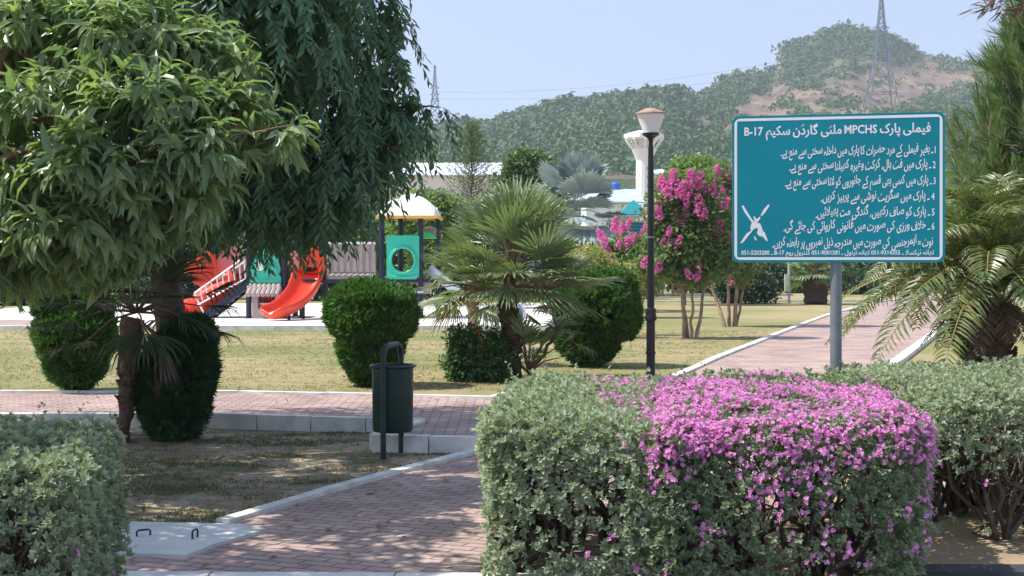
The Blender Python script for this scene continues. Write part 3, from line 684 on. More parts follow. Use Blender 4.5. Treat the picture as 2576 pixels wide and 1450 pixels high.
def pergola():
    Y = 62; k = Y / F; t = thing('timber_pergola', (P(1675, 0, Y)[0], Y, U), 'brown timber lattice frame standing on the far lawn', 'pergola'); wood = mat('brown_timber', (.24, .16, .1), .8, var=.25, scale=8)
    for x0 in (1652, 1692):
        b = MB(); a, c = P(x0, 672, Y), P(x0 + 15, 672, Y)
        for q in (a, c): b.bar((q[0], Y, U), (q[0], Y, q[2]), .09)
        for i in range(4):
            z0 = U + .1 + i * .32; b.bar((a[0], Y, z0), (c[0], Y, z0 + .25), .04); b.bar((c[0], Y + .03, z0), (a[0], Y + .03, z0 + .25), .04); b.bar((a[0], Y + .06, z0 + .3), (c[0], Y + .06, z0 + .3), .05)
        b.build('lattice_post', wood, t)
    b = MB(); b.bar(P(1645, 671, Y), P(1712, 671, Y), .12); b.build('top_beam', wood, t)
pergola()

# ---------------------------------------------------------------- lamp post
def lamp():
    c = G(1637, 962, U); Y = c[1]; k = Y / F; c[2] = U
    t = thing('lamp_post', c, 'black garden lamp post with white tapered shade and brown cap', 'lamp post'); z = lambda py: P(0, py, Y)[2]
    b = MB(); b.lathe((c[0], Y, 0), [(.075, U), (.075, U + .03), (11.5 * k, U + .05), (11 * k, z(892)), (13 * k, z(890)), (13 * k, z(886)), (11 * k, z(884)), (11 * k, z(808))], 18); b.build('base_tube', M['black'], t, smooth=False)
    b = MB(); b.lathe((c[0], Y, 0), [(11 * k, z(808)), (15 * k, z(806)), (15 * k, z(798)), (13 * k, z(790)), (14 * k, z(784)), (13 * k, z(777)), (9 * k, z(775)), (8.6 * k, z(770))], 18); b.build('collar', M['black'], t)
    b = MB(); b.lathe((c[0], Y, 0), [(9.2 * k, z(772)), (8.2 * k, z(600)), (7.6 * k, z(430)), (6.8 * k, z(372)), (5.2 * k, z(362)), (5.2 * k, z(356)), (7 * k, z(350)), (16 * k, z(343)), (21 * k, z(341)), (21.5 * k, z(335)), (0, z(335))], 18); b.build('upper_pole', M['black'], t)
    b = MB(); b.lathe((c[0], Y, 0), [(8.3 * k, z(600)), (9.6 * k, z(599.5)), (9.6 * k, z(596)), (8.3 * k, z(595.5))], 16); b.build('band', M['grey'], t)
    b = MB(); b.lathe((c[0], Y, 0), [(20 * k, z(335)), (20.5 * k, z(330)), (36 * k, z(288))], 28); o = b.build('lamp_shade', M['shade'], t, smooth=True)
    b = MB(); b.lathe((c[0], Y, 0), [(36 * k, z(289)), (39 * k, z(288)), (38.5 * k, z(285)), (22 * k, z(277)), (11 * k, z(273)), (3.5 * k, z(272.5)), (3 * k, z(269.5)), (0, z(269))], 28); b.build('cap', M['cap'], t)
lamp()

# ---------------------------------------------------------------- litter bin
def litter_bin():
    Y = 12.38; k = Y / F; c = P(988, 655, Y); c[2] = 0
    t = thing('litter_bin', c, 'dark green cylindrical litter bin hung on a looped tube frame', 'litter bin'); z = lambda py: P(0, py, Y)[2]
    b = MB(); r = .17
    b.lathe((c[0], Y, 0), [(0, z(1082)), (r - .01, z(1085)), (r, z(1080)), (r + .004, z(930)), (r + .006, z(922)), (r - .008, z(922)), (r - .012, z(1070)), (0, z(1072))], 36); b.build('bucket', M['bin'], t, smooth=False).data.polygons.foreach_set('use_smooth', [True] * (36 * 7))
    b = MB(); b.tube([(c[0] + (r + .016) * math.cos(a), Y + (r + .016) * math.sin(a), z(921)) for a in np.linspace(0, 2 * math.pi, 41)], .013, 8, cap=False); b.build('rim', M['bin'], t, smooth=True)
    b = MB(); a0 = np.array((P(964, 0, 12.17)[0], 12.17)); a1 = np.array((P(1009, 0, 12.57)[0], 12.57)); ztop = z(868)
    pts = [(*a0, -.05), (*a0, .4), (*a0, ztop - .13)]
    for f in np.linspace(0, math.pi / 2, 6): pts.append((*(a0 + (a1 - a0) * .25 * (1 - math.cos(f))), ztop - .1 + .1 * math.sin(f)))
    for f in np.linspace(math.pi / 2, 0, 6): pts.append((*(a1 + (a0 - a1) * .25 * (1 - math.cos(f))), ztop - .1 + .1 * math.sin(f)))
    pts += [(*a1, ztop - .13), (*a1, .4), (*a1, -.05)]
    b.tube(pts, .024, 12); b.build('tube_frame', M['bin'], t, smooth=True)
    b = MB()
    for q in (z(945), z(1060)):
        for a in (a0, a1): b = MB(); b.bar((*a, q), (c[0] + (a[0] - c[0]) * .8, Y + (a[1] - Y) * .8, q), .03); b.build('bracket', M['bin'], t)
litter_bin()

# ---------------------------------------------------------------- inspection cover at the path corner
def cover():
    p = [G(330, 1312, .03), G(598, 1318, .03), G(672, 1330, .03), G(540, 1368, .03), G(470, 1396, .03), G(215, 1388, .03)]
    t = thing('inspection_cover', (*np.mean([q[:2] for q in p], 0), 0), 'pale concrete inspection cover with two iron lifting loops beside the path', 'inspection cover')
    b = MB(); b.prism([(q[0], q[1], .0) for q in p], (0, 0, .03)); b.build('slab', M['slab'], t)
    for (x0, y0), (x1, y1), h in (((344, 1350), (378, 1347), .035), ((484, 1357), (497, 1352), .05)):
        a, c = G(x0, y0, .03), G(x1, y1, .03); b = MB(); u = np.array((0, 0, h))
        b.tube([a - u * .3, a + u * .8, a + (c - a) * .15 + u, c + (a - c) * .15 + u, c + u * .8, c - u * .3], .006, 6); b.build('lifting_loop', M['iron'], t)
cover()
kerb([G(215, 1412, 0), G(330, 1387, 0)], .12, -.02, .04, seg=.5)

# ---------------------------------------------------------------- park sign
FORMS = {}
for ch, base, dual in (('ا', 0xFE8D, 0), ('آ', 0xFE81, 0), ('ب', 0xFE8F, 1), ('پ', 0xFB56, 1), ('ت', 0xFE95, 1), ('ٹ', 0xFB66, 1), ('ج', 0xFE9D, 1), ('چ', 0xFB7A, 1), ('ح', 0xFEA1, 1),
    ('خ', 0xFEA5, 1), ('د', 0xFEA9, 0), ('ڈ', 0xFB88, 0), ('ذ', 0xFEAB, 0), ('ر', 0xFEAD, 0), ('ز', 0xFEAF, 0), ('س', 0xFEB1, 1), ('ش', 0xFEB5, 1), ('ص', 0xFEB9, 1), ('ض', 0xFEBD, 1),
    ('ط', 0xFEC1, 1), ('ع', 0xFEC9, 1), ('غ', 0xFECD, 1), ('ف', 0xFED1, 1), ('ق', 0xFED5, 1), ('ک', 0xFB8E, 1), ('گ', 0xFB92, 1), ('ل', 0xFEDD, 1), ('م', 0xFEE1, 1), ('ن', 0xFEE5, 1),
    ('ں', 0xFB9E, 0), ('و', 0xFEED, 0), ('ہ', 0xFBA6, 1), ('ھ', 0xFBAA, 1), ('ی', 0xFBFC, 1), ('ے', 0xFBAE, 0), ('ئ', 0xFE89, 1)):
    FORMS[ch] = (base, dual)
def shape(wd):
    wd = wd.replace('لا', 'ﻻ'); out = []
    for i, ch in enumerate(wd):
        pv = wd[i - 1] if i else ''; nx = wd[i + 1] if i + 1 < len(wd) else ''
        pj = pv in FORMS and FORMS[pv][1]
        if ch == 'ﻻ': out.append(chr(0xFEFC if pj else 0xFEFB)); continue
        if ch not in FORMS: out.append(ch); continue
        nj = FORMS[ch][1] and (nx in FORMS or nx == 'ﻻ')
        out.append(chr(FORMS[ch][0] + (1 if pj and not nj else 2 if nj and not pj else 3 if nj and pj else 0)))
    return ''.join(reversed(out)) if any(c in FORMS or c == 'ﻻ' for c in wd) else wd
_tc = {}
def word_mesh(txt, bold):
    if (txt, bold) in _tc: return _tc[(txt, bold)]
    cu = bpy.data.curves.new('t', 'FONT'); cu.body = txt; cu.resolution_u = 2; cu.offset = bold; cu.fill_mode = 'FRONT' if hasattr(cu, 'fill_mode') else cu.fill_mode
    ob = bpy.data.objects.new('t', cu); COL.objects.link(ob); bpy.context.view_layer.update()
    me = ob.evaluated_get(bpy.context.evaluated_depsgraph_get()).to_mesh()
    v = np.array([q.co[:] for q in me.vertices]).reshape(-1, 3); f = [tuple(p.vertices) for p in me.polygons]
    bpy.data.objects.remove(ob); bpy.data.curves.remove(cu); _tc[(txt, bold)] = (v, f); return v, f
def sign():
    Y = 10.35; k = Y / F; W, H = 508 * k / math.cos(R(14)), 373 * k
    c = P(2105, 474, Y); yaw = R(14)
    base = (c[0], Y + .06, 0)
    t = thing('park_sign', base, 'teal park rules signboard with white Urdu lettering on a grey pole', 'signboard')
    ex = np.array((math.cos(yaw), -math.sin(yaw), 0)); ey = np.array((0, 0, 1.0)); en = np.array((-math.sin(yaw), -math.cos(yaw), 0))
    def bp(u, v, d=0.0):     # u,v in metres from the lower left corner, d towards the reader
        return c + ex * (u - W / 2) + ey * (v - H / 2) + en * d
    def rr(x0, y0, x1, y1, r, n=6):
        q = []
        for cx, cy, a0 in ((x1 - r, y1 - r, 0), (x0 + r, y1 - r, 90), (x0 + r, y0 + r, 180), (x1 - r, y0 + r, 270)):
            q += [(cx + r * math.cos(R(a0 + 90 * i / n)), cy + r * math.sin(R(a0 + 90 * i / n))) for i in range(n + 1)]
        return q
    b = MB(); b.prism([bp(x, y, 0) for x, y in rr(0, 0, W, H, .05)], -en * .012); b.build('board', M['teal'], t)
    b = MB(); o, i_ = rr(.017, .017, W - .017, H - .017, .042), rr(.017 + .019, .017 + .019, W - .036, H - .036, .01); n_ = len(o)
    b.add([bp(x, y, .001) for x, y in o + i_], [(i, (i + 1) % n_, n_ + (i + 1) % n_, n_ + i) for i in range(n_)]); b.build('border', M['signwhite'], t)
    b = MB(); p = bp(W * .495, 0, -.055); b.tube([(p[0], p[1], -.1), (p[0], p[1], c[2] + H * .4)], .041, 20); b.build('pole', M['grey'], t, smooth=True)
    for v in (.15, .8): b = MB(); b.bar(bp(W * .2, H * v, -.025), bp(W * .8, H * v, -.025), .03, .03); b.build('bracket', M['grey'], t)
    L = MB()
    lines = [('فیملی پارک MPCHS ملٹی گارڈن سکیم B-17', .06, .935, .108, .082, .022, 0),
        ('1 ـ بغیر فیملی کے مرد حضرات کا پارک میں داخلہ سختی سے منع ہے۔', .235, .957, .253, .068, .017, 1),
        ('2 ـ پارک میں فٹ بال، کرکٹ وغیرہ کھیلنا سختی سے منع ہے۔', .275, .957, .353, .068, .017, 1),
        ('3 ـ پارک میں کسی بھی قسم کے جانوروں کو لانا سختی سے منع ہے۔', .255, .957, .46, .068, .017, 1),
        ('4 ـ پارک میں سگریٹ نوشی سے پرہیز کریں۔', .425, .952, .563, .068, .017, 1),
        ('5 ـ پارک کو صاف رکھیں، گندگی مت پھیلائیں۔', .4, .952, .668, .068, .017, 1),
        ('6 ـ خلاف ورزی کی صورت میں قانونی کاروائی کی جائے گی۔', .248, .952, .762, .068, .017, 1),
        ('نوٹ = ایمرجنسی کی صورت میں مندرجہ ذیل نمبروں پر رابطہ کریں۔', .195, .945, .872, .068, .017, 1),
        ('تھانہ ٹیکسلا ـ 051-9314355 تھانہ ترنول ـ 051-9001581 کنٹرول روم B-17 ـ 051-5203280', .045, .95, .935, .042, .02, 0)]
    for txt, u0, u1, v, size, bold, naskh in lines:
        ws = []; x = 0
        for wd in txt.split():
            body = wd; vm, fm = word_mesh(shape(body), bold)
            if not len(vm): continue
            w0, w1 = vm[:, 0].min(), vm[:, 0].max(); lat = all(ord(q) < 128 for q in wd)
            sc = size * H / .95 * (1.0 if not lat else .92)
            ws.append((vm, fm, w0, w1, sc, lat)); 
        gap = .26 * size * H
        tot = sum((w1 - w0) * sc for _, _, w0, w1, sc, _ in ws) + gap * (len(ws) - 1)
        fx = (u1 - u0) * W / tot; xr = u1 * W
        for vm, fm, w0, w1, sc, lat in ws:
            wd_ = (w1 - w0) * sc * fx; q = vm.copy()
            xx = xr - wd_ + (q[:, 0] - w0) * sc * fx; yy = q[:, 1] * sc
            if naskh and not lat: yy = yy * 1.12 + (xx - (xr - wd_)) * .22 - wd_ * .08
            L.add([bp(a, H * (1 - v) - size * H * .3 + e, .0012) for a, e in zip(xx, yy)], fm); xr -= wd_ + gap * fx
    L.build('lettering', M['signwhite'], t)
    # worn, crossed-out emblem
    e = MB()
    def em(pts): e.add([bp(x * W, (1 - y) * H, .0012) for x, y in pts], [tuple(range(len(pts)))])
    X = lambda z: (z - 105) / 1665.; Yv = lambda z: (z - 140) / 1205.
    def poly(*zz): em([(X(a), Yv(c)) for a, c in zz])
    poly((182, 880), (196, 874), (214, 905), (262, 985), (292, 1020), (268, 1022), (236, 975), (205, 930))
    poly((396, 868), (408, 876), (372, 935), (342, 966), (336, 958), (358, 912))
    poly((330, 968), (334, 982), (305, 1024), (290, 1020), (278, 968), (288, 966), (300, 990))
    poly((262, 1022), (305, 1018), (330, 1024), (345, 1060), (352, 1085), (335, 1090), (318, 1075), (300, 1060), (275, 1078), (262, 1092), (252, 1060))
    poly((258, 1085), (268, 1090), (235, 1128), (205, 1170), (182, 1190), (174, 1182), (200, 1140), (225, 1105))
    poly((315, 1070), (352, 1085), (368, 1100), (392, 1165), (384, 1172), (350, 1130), (325, 1130), (305, 1105))
    poly((282, 1128), (292, 1132), (304, 1160), (298, 1168), (286, 1150))
    e.build('emblem', M['signwhite'], t)
sign()
def small_pole():
    c = G(1985, 764, U); t = thing('metal_post', c, 'slim grey metal post on the far lawn below the signboard', 'post'); k = c[1] / F
    b = MB(); b.tube([(c[0], c[1], U - .05), (c[0], c[1], P(0, 560, c[1])[2])], .05, 8); b.build('pole', M['steel'], t)
    b = MB(); b.box((c[0] - .09, c[1] - .02, P(0, 712, c[1])[2]), (.07, .05, .3)); b.build('junction_box', M['white'], t)
small_pole()
# ---------------------------------------------------------------- near broad-leaved tree (left)
def tree_near():
    Y = 10.6
    t = thing('broadleaf_tree', (-5.1, 10.6, 0), 'near tree with long drooping glossy green leaves filling the upper corner', 'tree')
    bl_ = [bl(*q) for q in ((110, 60, 10.8, 210, 120), (330, 90, 10.5, 190, 115), (510, 120, 10.6, 120, 95), (610, 180, 10.5, 75, 75), (140, 270, 10.2, 200, 120), (400, 250, 10, 180, 110), (590, 270, 10.2, 100, 80), (690, 335, 10.1, 85, 42), (520, 370, 9.9, 160, 75),
        (250, 410, 9.8, 200, 100), (60, 470, 10.2, 150, 130), (420, 470, 10, 170, 85), (200, 560, 10.2, 210, 95), (430, 515, 10.5, 95, 60), (40, 610, 10.6, 140, 75), (270, 610, 10.5, 140, 45), (40, 660, 10.8, 130, 65), (190, 660, 10.6, 130, 48),
        (-170, 420, 10.5, 190, 160), (-200, 650, 10, 200, 120), (-120, 180, 10.8, 150, 120))]
    # boughs outside the picture that shade the entrance
    for c, r in (((-4.9, 8.6, 3.6), (1.1, .9, .6)), ((-4.3, 7.4, 3.5), (1.0, .9, .55)), ((-4.6, 6.3, 3.7), (1.1, .9, .6)), ((-5.6, 5.2, 3.9), (1.2, 1, .6)), ((-3.4, 8.9, 3.95), (.7, .6, .4)), ((-6.0, 7.5, 3.4), (1.3, 1.3, .7)),
                 ((-3.5, 7.6, 4.05), (.75, .7, .35)), ((-5.2, 4.4, 3.2), (1.0, .9, .6))):
        bl_.append((np.array(c), np.array(r)))
    hub = np.array((-5.1, 10.6, 2.3)); tr = MB()
    p, r = limb((-5.1, 10.6, 0), hub, .2, .14, .05, 8); tr.tube(p, r, 10)
    o = tr.build('trunk', M['bark'], t, smooth=True)
    br = MB()
    for c, q in bl_:
        e = c - np.array((0, 0, q[2] * .35)); p, r = limb(hub, e, .06, .016, .12, 9); br.tube(p, r, 6)
        for _ in range(5):
            a = c + rand_unit(1)[0] * q * .85; p2, r2 = limb(e, a, .014, .005, .12, 5); br.tube(p2, r2, 4)
    # the long twig seen across the lower bough
    br.tube(*limb(P(340, 400, 9.8), P(740, 315, 10), .018, .006, .05, 9), 5); br.tube(*limb(P(360, 380, 9.7), P(535, 338, 9.75), .014, .006, .05, 9), 5)
    br.build('branches', M['twig'], t, smooth=True)
    lf = MB(); n = 2700
    C, N, k = in_blobs(bl_, n, .55, 1.0)
    A = nrm(N + np.array((0, 0, .35)) + .4 * rand_unit(n))
    p, d, nn = rosettes(C, A, 9, 1.2, .7)
    p = p - np.repeat(A, 9, 0) * (.14 * rng.random(len(p)) ** 1.5)[:, None] + rng.normal(size=p.shape) * .015
    L = .16 + .09 * rng.random(len(p)); leaf8(lf, p, d, nn, L, L * (.2 + .08 * rng.random(len(p))), .2, .06 + .32 * rng.random((len(p), 1)))
    C, N, k = in_blobs(bl_, 900, .05, .6)
    p, d, nn = rosettes(C, N, 9, 1.4, .8); L = .16 + .06 * rng.random(len(p)); leaf8(lf, p, d, nn, L, L * .3)
    lf.build('crown', M['leaf1'], t)
tree_near()

# ---------------------------------------------------------------- dark drooping tree
def tree_dark():
    t = thing('drooping_tree', (-3.35, 14.0, 0), 'tall dark green tree with hanging sprays of narrow leaves behind the near tree', 'tree')
    Y = 13.4
    bl_ = [bl(*q) for q in ((640, -20, 13.4, 200, 120), (830, 30, 13.2, 180, 130), (960, 90, 13.4, 80, 110), (760, 180, 13, 170, 120), (950, 230, 13.2, 105, 100), (1060, 268, 13.3, 62, 28), (700, 340, 13, 170, 120), (900, 360, 13, 140, 110), (985, 310, 13.3, 75, 70),
        (620, 440, 13.2, 160, 85), (820, 430, 13, 150, 85), (930, 375, 13.2, 75, 60), (720, 495, 13.2, 150, 55), (600, 500, 13.4, 90, 50), (850, 470, 13.4, 70, 50), (450, 380, 13.8, 200, 160), (330, 520, 14, 190, 60), (640, 505, 13.3, 120, 45), (790, 480, 13.2, 80, 50))]
    for c, r in (((-2.6, 13.2, 4.9), (1.7, 1.5, .9)), ((-4.4, 13.6, 4.6), (1.6, 1.5, 1.0)), ((-3.4, 12.2, 5.6), (1.5, 1.3, .9)), ((-3.3, 14.2, 5.8), (1.5, 1.2, .9)), ((-3.2, 13.2, 6.8), (1.5, 1.3, .9)), ((-5.6, 13.4, 3.6), (1.3, 1.4, 1.0)), ((-4.6, 11.6, 3.5), (1.2, 1.0, .8)), ((-2.2, 12.2, 3.8), (1.0, .9, .7)), ((-6.3, 12.4, 4.4), (1.2, 1.3, .9))):
        bl_.append((np.array(c), np.array(r)))
    hub = np.array((-3.2, 13.8, 2.4)); tr = MB(); p, r = limb((-3.35, 14.0, 0), hub, .17, .13, .04, 8); tr.tube(p, r, 10); tr.build('trunk', M['bark'], t, smooth=True)
    br = MB()
    for c, q in bl_:
        p, r = limb(hub, c, .055, .015, .1, 9); br.tube(p, r, 6)
        for _ in range(3): br.tube(*limb(c, c + rand_unit(1)[0] * q * .8, .012, .004, .1, 5), 4)
    br.build('branches', M['bark'], t, smooth=True)
    lf = MB(); n = 4200; K = 22
    C, N, k = in_blobs(bl_, n, .5, 1.0)
    out = nrm(N * np.array((1, 1, .2)) + .5 * rand_unit(n)); Ls = .27 + .28 * rng.random(n)
    f = (np.arange(K) + .5) / K
    f = f[None, :, None]; a = C[:, None] + out[:, None] * (Ls[:, None, None] * f * .55) + np.array((0, 0, -1.0)) * Ls[:, None, None] * (f ** 1.6) * .85
    tg = nrm(out[:, None] * .55 + np.array((0, 0, -1.0)) * (1.36 * f ** .6)); sd = nrm(np.cross(tg, np.array((0, 0, 1.0)) + .01)); sgn = np.where(np.arange(K) % 2, 1., -1.)[None, :, None]
    d = nrm(tg * .75 + sd * sgn * .7 + np.array((0, 0, -.35)) + .3 * rng.normal(size=a.shape))
    a = a.reshape(-1, 3); d = d.reshape(-1, 3); nn = nrm(np.repeat(out, K, 0) + np.array((0, 0, .5)) + .5 * rand_unit(len(a)))
    L = .085 + .05 * rng.random(len(a)); leaf4(lf, a, d, nn, L, L * .3, .2)
    C, N, k = in_blobs(bl_, 2600, .0, .6); p, d, nn = rosettes(C, N, 10, 1.6, .9); L = .11 + .06 * rng.random(len(p)); leaf4(lf, p, d, nn, L, L * .4)
    lf.build('crown', M['leaf2'], t)
tree_dark()

# ---------------------------------------------------------------- clipped hedges of sage-leaved shrub
def hedge(name, label, quad, H, leafm, n_top, n_side, lsize=.03, bloom=None, low=.0, seed=0, rnd=.14, cat='hedge', stems=26, sides=(0, 1, 2, 3), bare=.0, topmat=None):
    """quad: four ground corners, front-left first, going round anticlockwise"""
    q = np.array(quad, float); ctr = q.mean(0); t = thing(name, (ctr[0], ctr[1], 0), label, cat)
    lens = np.linalg.norm(np.roll(q, -1, 0) - q, axis=1)
    def lumps(x): return .035 * noise2(x[:, 0] * 2.2 + x[:, 2] * 1.1, x[:, 1] * 2.2 + x[:, 2] * 2.1, seed)
    def top(n):
        u, v = rng.random(n), rng.random(n)
        xy = (q[0] * ((1 - u) * (1 - v))[:, None] + q[1] * (u * (1 - v))[:, None] + q[2] * (u * v)[:, None] + q[3] * ((1 - u) * v)[:, None])
        e = np.minimum.reduce([u * lens[0], (1 - u) * lens[2], v * lens[1], (1 - v) * lens[3]])
        z = H - np.where(e < rnd, rnd - np.sqrt(np.maximum(0, rnd ** 2 - (rnd - e) ** 2)), 0) * .9
        out = nrm(np.concatenate((xy - ctr, np.zeros((n, 1))), 1)); N = nrm(np.array((0, 0, 1.0)) + out * (np.clip(1 - e / rnd, 0, 1) * .8)[:, None])
        return np.column_stack((xy, z)), N
    def side(n, i):
        s_, z = rng.random(n), H * rng.random(n) ** .9
        a, c = q[i], q[(i + 1) % 4]; xy = a + (c - a) * s_[:, None]; d = nrm(c - a); o = np.array((d[1], -d[0]))
        ins = np.where(z > H - rnd, rnd - np.sqrt(np.maximum(0, rnd ** 2 - (z - (H - rnd)) ** 2)), 0) + .10 * np.clip(1 - z / (.35 * H), 0, 1) ** 1.5
        ee = np.minimum(s_, 1 - s_) * lens[i]; ins = ins + np.where(ee < rnd, rnd - np.sqrt(np.maximum(0, rnd ** 2 - (rnd - ee) ** 2)), 0) * .7
        xy = xy - o * ins[:, None]; N = np.tile(np.array((o[0], o[1], .25)), (n, 1)) + np.clip((z - H + rnd) / rnd, 0, 1)[:, None] * np.array((0, 0, .9))
        N[:, :2] += (d * ((s_ - .5) * 2)[:, None] ** 5) * .6
        return np.column_stack((xy, z)), nrm(N)
    PP, NN = [], []
    a, b = top(int(n_top * lens[0] * lens[1])); PP.append(a); NN.append(b)
    for i in sides:
        a, b = side(int(n_side * lens[i] * H), i); PP.append(a); NN.append(b)
    p = np.vstack(PP); N = np.vstack(NN)
    # inner leaves, sparse towards the ground, and thin patches in the lower part
    hole = noise2(p[:, 0] * 3.1 + p[:, 1] * 2, p[:, 2] * 5 + p[:, 1], seed + 4)
    zr = p[:, 2] / H
    kp = rng.random(len(p)) < np.clip(1.06 - bare * np.clip((.8 - zr) * 3, 0, 1) - (low * np.clip(.55 - zr, 0, 1) * 1.6) - np.where((hole > .8) & (zr < .85), .75, 0), .03, 1)
    p, N = p[kp], N[kp]
    p = p + N * (lumps(p) + rng.normal(size=len(p)) * .022 - .02)[:, None]
    lf = MB(); K = 7
    P_, D, nn = rosettes(p, N + .55 * rand_unit(len(p)) + np.array((0, 0, .35)), K, 1.15, .0)
    P_ = P_ + D * .006; L = lsize * (.7 + .6 * rng.random(len(P_))); leaf4(lf, P_, D, nn, L, L * .62, .2)
    # second, deeper layer
    sel = rng.random(len(p)) < .45; p2 = p[sel] - N[sel] * (.05 + .12 * rng.random((sel.sum(), 1)))
    P_, D, nn = rosettes(p2, N[sel] + .8 * rand_unit(sel.sum()), 6, 1.3, .0); L = lsize * (.8 + .6 * rng.random(len(P_))); leaf4(lf, P_, D, nn, L, L * .65, .2)
    # shoots standing out of the clipped face
    sh = rng.random(len(p)) < .012
    for x, nv in zip(p[sh], N[sh]):
        ax = nrm(nv + np.array((0, 0, .5)) + .4 * rng.normal(size=3)); m_ = 9
        cc = x + ax * (np.linspace(0, .07 + .05 * rng.random(), m_))[:, None]; dd = nrm(ax * .6 + rand_unit(m_)); leaf4(lf, cc, dd, rand_unit(m_), lsize * .9, lsize * .55)
    lf.build('foliage', leafm, t)
    def clampq(x):
        for i in range(4):
            a, c = q[i], q[(i + 1) % 4]; d = nrm(c - a); o = np.array((d[1], -d[0])); g = np.dot(x - a, o)
            if g > -.12: x = x - o * (g + .12)
        return x
    st = MB()
    for i in range(stems):
        u, v = .1 + .8 * rng.random(), .12 + .76 * rng.random()
        xy = q[0] * (1 - u) * (1 - v) + q[1] * u * (1 - v) + q[2] * u * v + q[3] * (1 - u) * v; base = np.array((*xy, 0.0))
        for _ in range(5):
            e = base + np.array((rng.normal() * .2, rng.normal() * .2, H * (.7 + .22 * rng.random()))); e[:2] = clampq(e[:2]); pp, rr = limb(base, e, .018, .005, .18, 8); st.tube(pp, rr, 5)
            for _ in range(3):
                j = rng.integers(2, 7); e2 = pp[j] + np.array((rng.normal() * .16, rng.normal() * .16, .1 + .2 * rng.random())); e2[2] = min(e2[2], H - .05); e2[:2] = clampq(e2[:2]); st.tube(*limb(pp[j], e2, .007, .003, .15, 5), 4)
    st.build('stems', M['bark'], t, smooth=True)
    if bloom:
        bm = MB(); P2, N2 = [], []
        pt_, nt_ = top(int(2600 * lens[0] * lens[1])); w_ = bloom(pt_, True); s_ = rng.random(len(pt_)) < w_; P2.append(pt_[s_]); N2.append(nt_[s_])
        for i in sides:
            ps, ns_ = side(int(2600 * lens[i] * H), i); w_ = bloom(ps, False); s_ = rng.random(len(ps)) < w_; P2.append(ps[s_]); N2.append(ns_[s_])
        c = np.vstack(P2); nv = np.vstack(N2); c = c + nv * (lumps(c) + .012 + .012 * rng.random(len(c)))[:, None]
        j = rng.random(len(c)) < .42; c, nv = np.repeat(c[j], 3, 0), np.repeat(nv[j], 3, 0); c = c + rng.normal(size=c.shape) * .014
        K = 5; P_, D, nn = rosettes(c, nv + .5 * rand_unit(len(c)), K, 1.45, 0.); L = .0165 * (.75 + .5 * rng.random(len(P_))); leaf4(bm, P_, D, nn, L, L * .95, .25)
        bm.build('blossoms', M['bloom'], t)
    return t
# scattered flowers for the plants out of full bloom
few = lambda p, tp: np.where(p[:, 0] > .5, np.where(p[:, 0] < .85, np.where(p[:, 2] > .5, .09, .03), .002), np.where(tp, .0006, .003))
def pinkmask(p, tp):
    n = noise2(p[:, 0] * 5, p[:, 1] * 5 + p[:, 2] * 6, 31); fr = 7.0
    if tp: return np.clip(.62 + .45 * n - .9 * np.clip((p[:, 1] - 8.9) / .6, 0, 1) , 0.02, 1) * np.where(p[:, 1] > 9.5, .12, 1)
    h = p[:, 2] / .88
    return np.clip(np.where(h > .8, .6 + .55 * n, np.where(h > .4, .16 + .42 * n, .06 + .22 * n)), .003, 1) * np.clip((h + .05), 0, 1)
hedge('sage_hedge', 'clipped silvery green hedge block beside the pink blooming hedge', [(-.17, 7.35), (.74, 7.1), (1.0, 9.9), (.05, 9.7)], .86, M['sage'], 850, 900, .03, few, low=.08, seed=2, stems=16, sides=(0, 1, 3))
hedge('blooming_hedge', 'clipped hedge block covered with bright pink blossom below the signboard', [(.66, 7.0), (1.97, 6.95), (2.42, 9.75), (.95, 9.75)], .87, M['sagedark'], 850, 900, .028, pinkmask, low=.15, seed=7, stems=18, sides=(0, 1, 3))
hedge('sage_hedge', 'open legged sage green hedge with dark bare stems right of the pink hedge', [(2.38, 8.25), (5.4, 8.2), (5.6, 10.6), (2.2, 10.6)], .9, M['sage'], 620, 620, .03, few, low=.6, seed=12, stems=70, bare=.95, sides=(0, 1, 3))
hedge('sage_hedge', 'silver leaved clipped hedge at the near left corner beside the concrete cover', [(-3.4, 5.55), (-1.66, 5.6), (-1.78, 6.75), (-3.6, 6.8)], .88, M['sage'], 900, 1000, .03, few, low=.3, seed=21, stems=14, sides=(0, 1, 2))

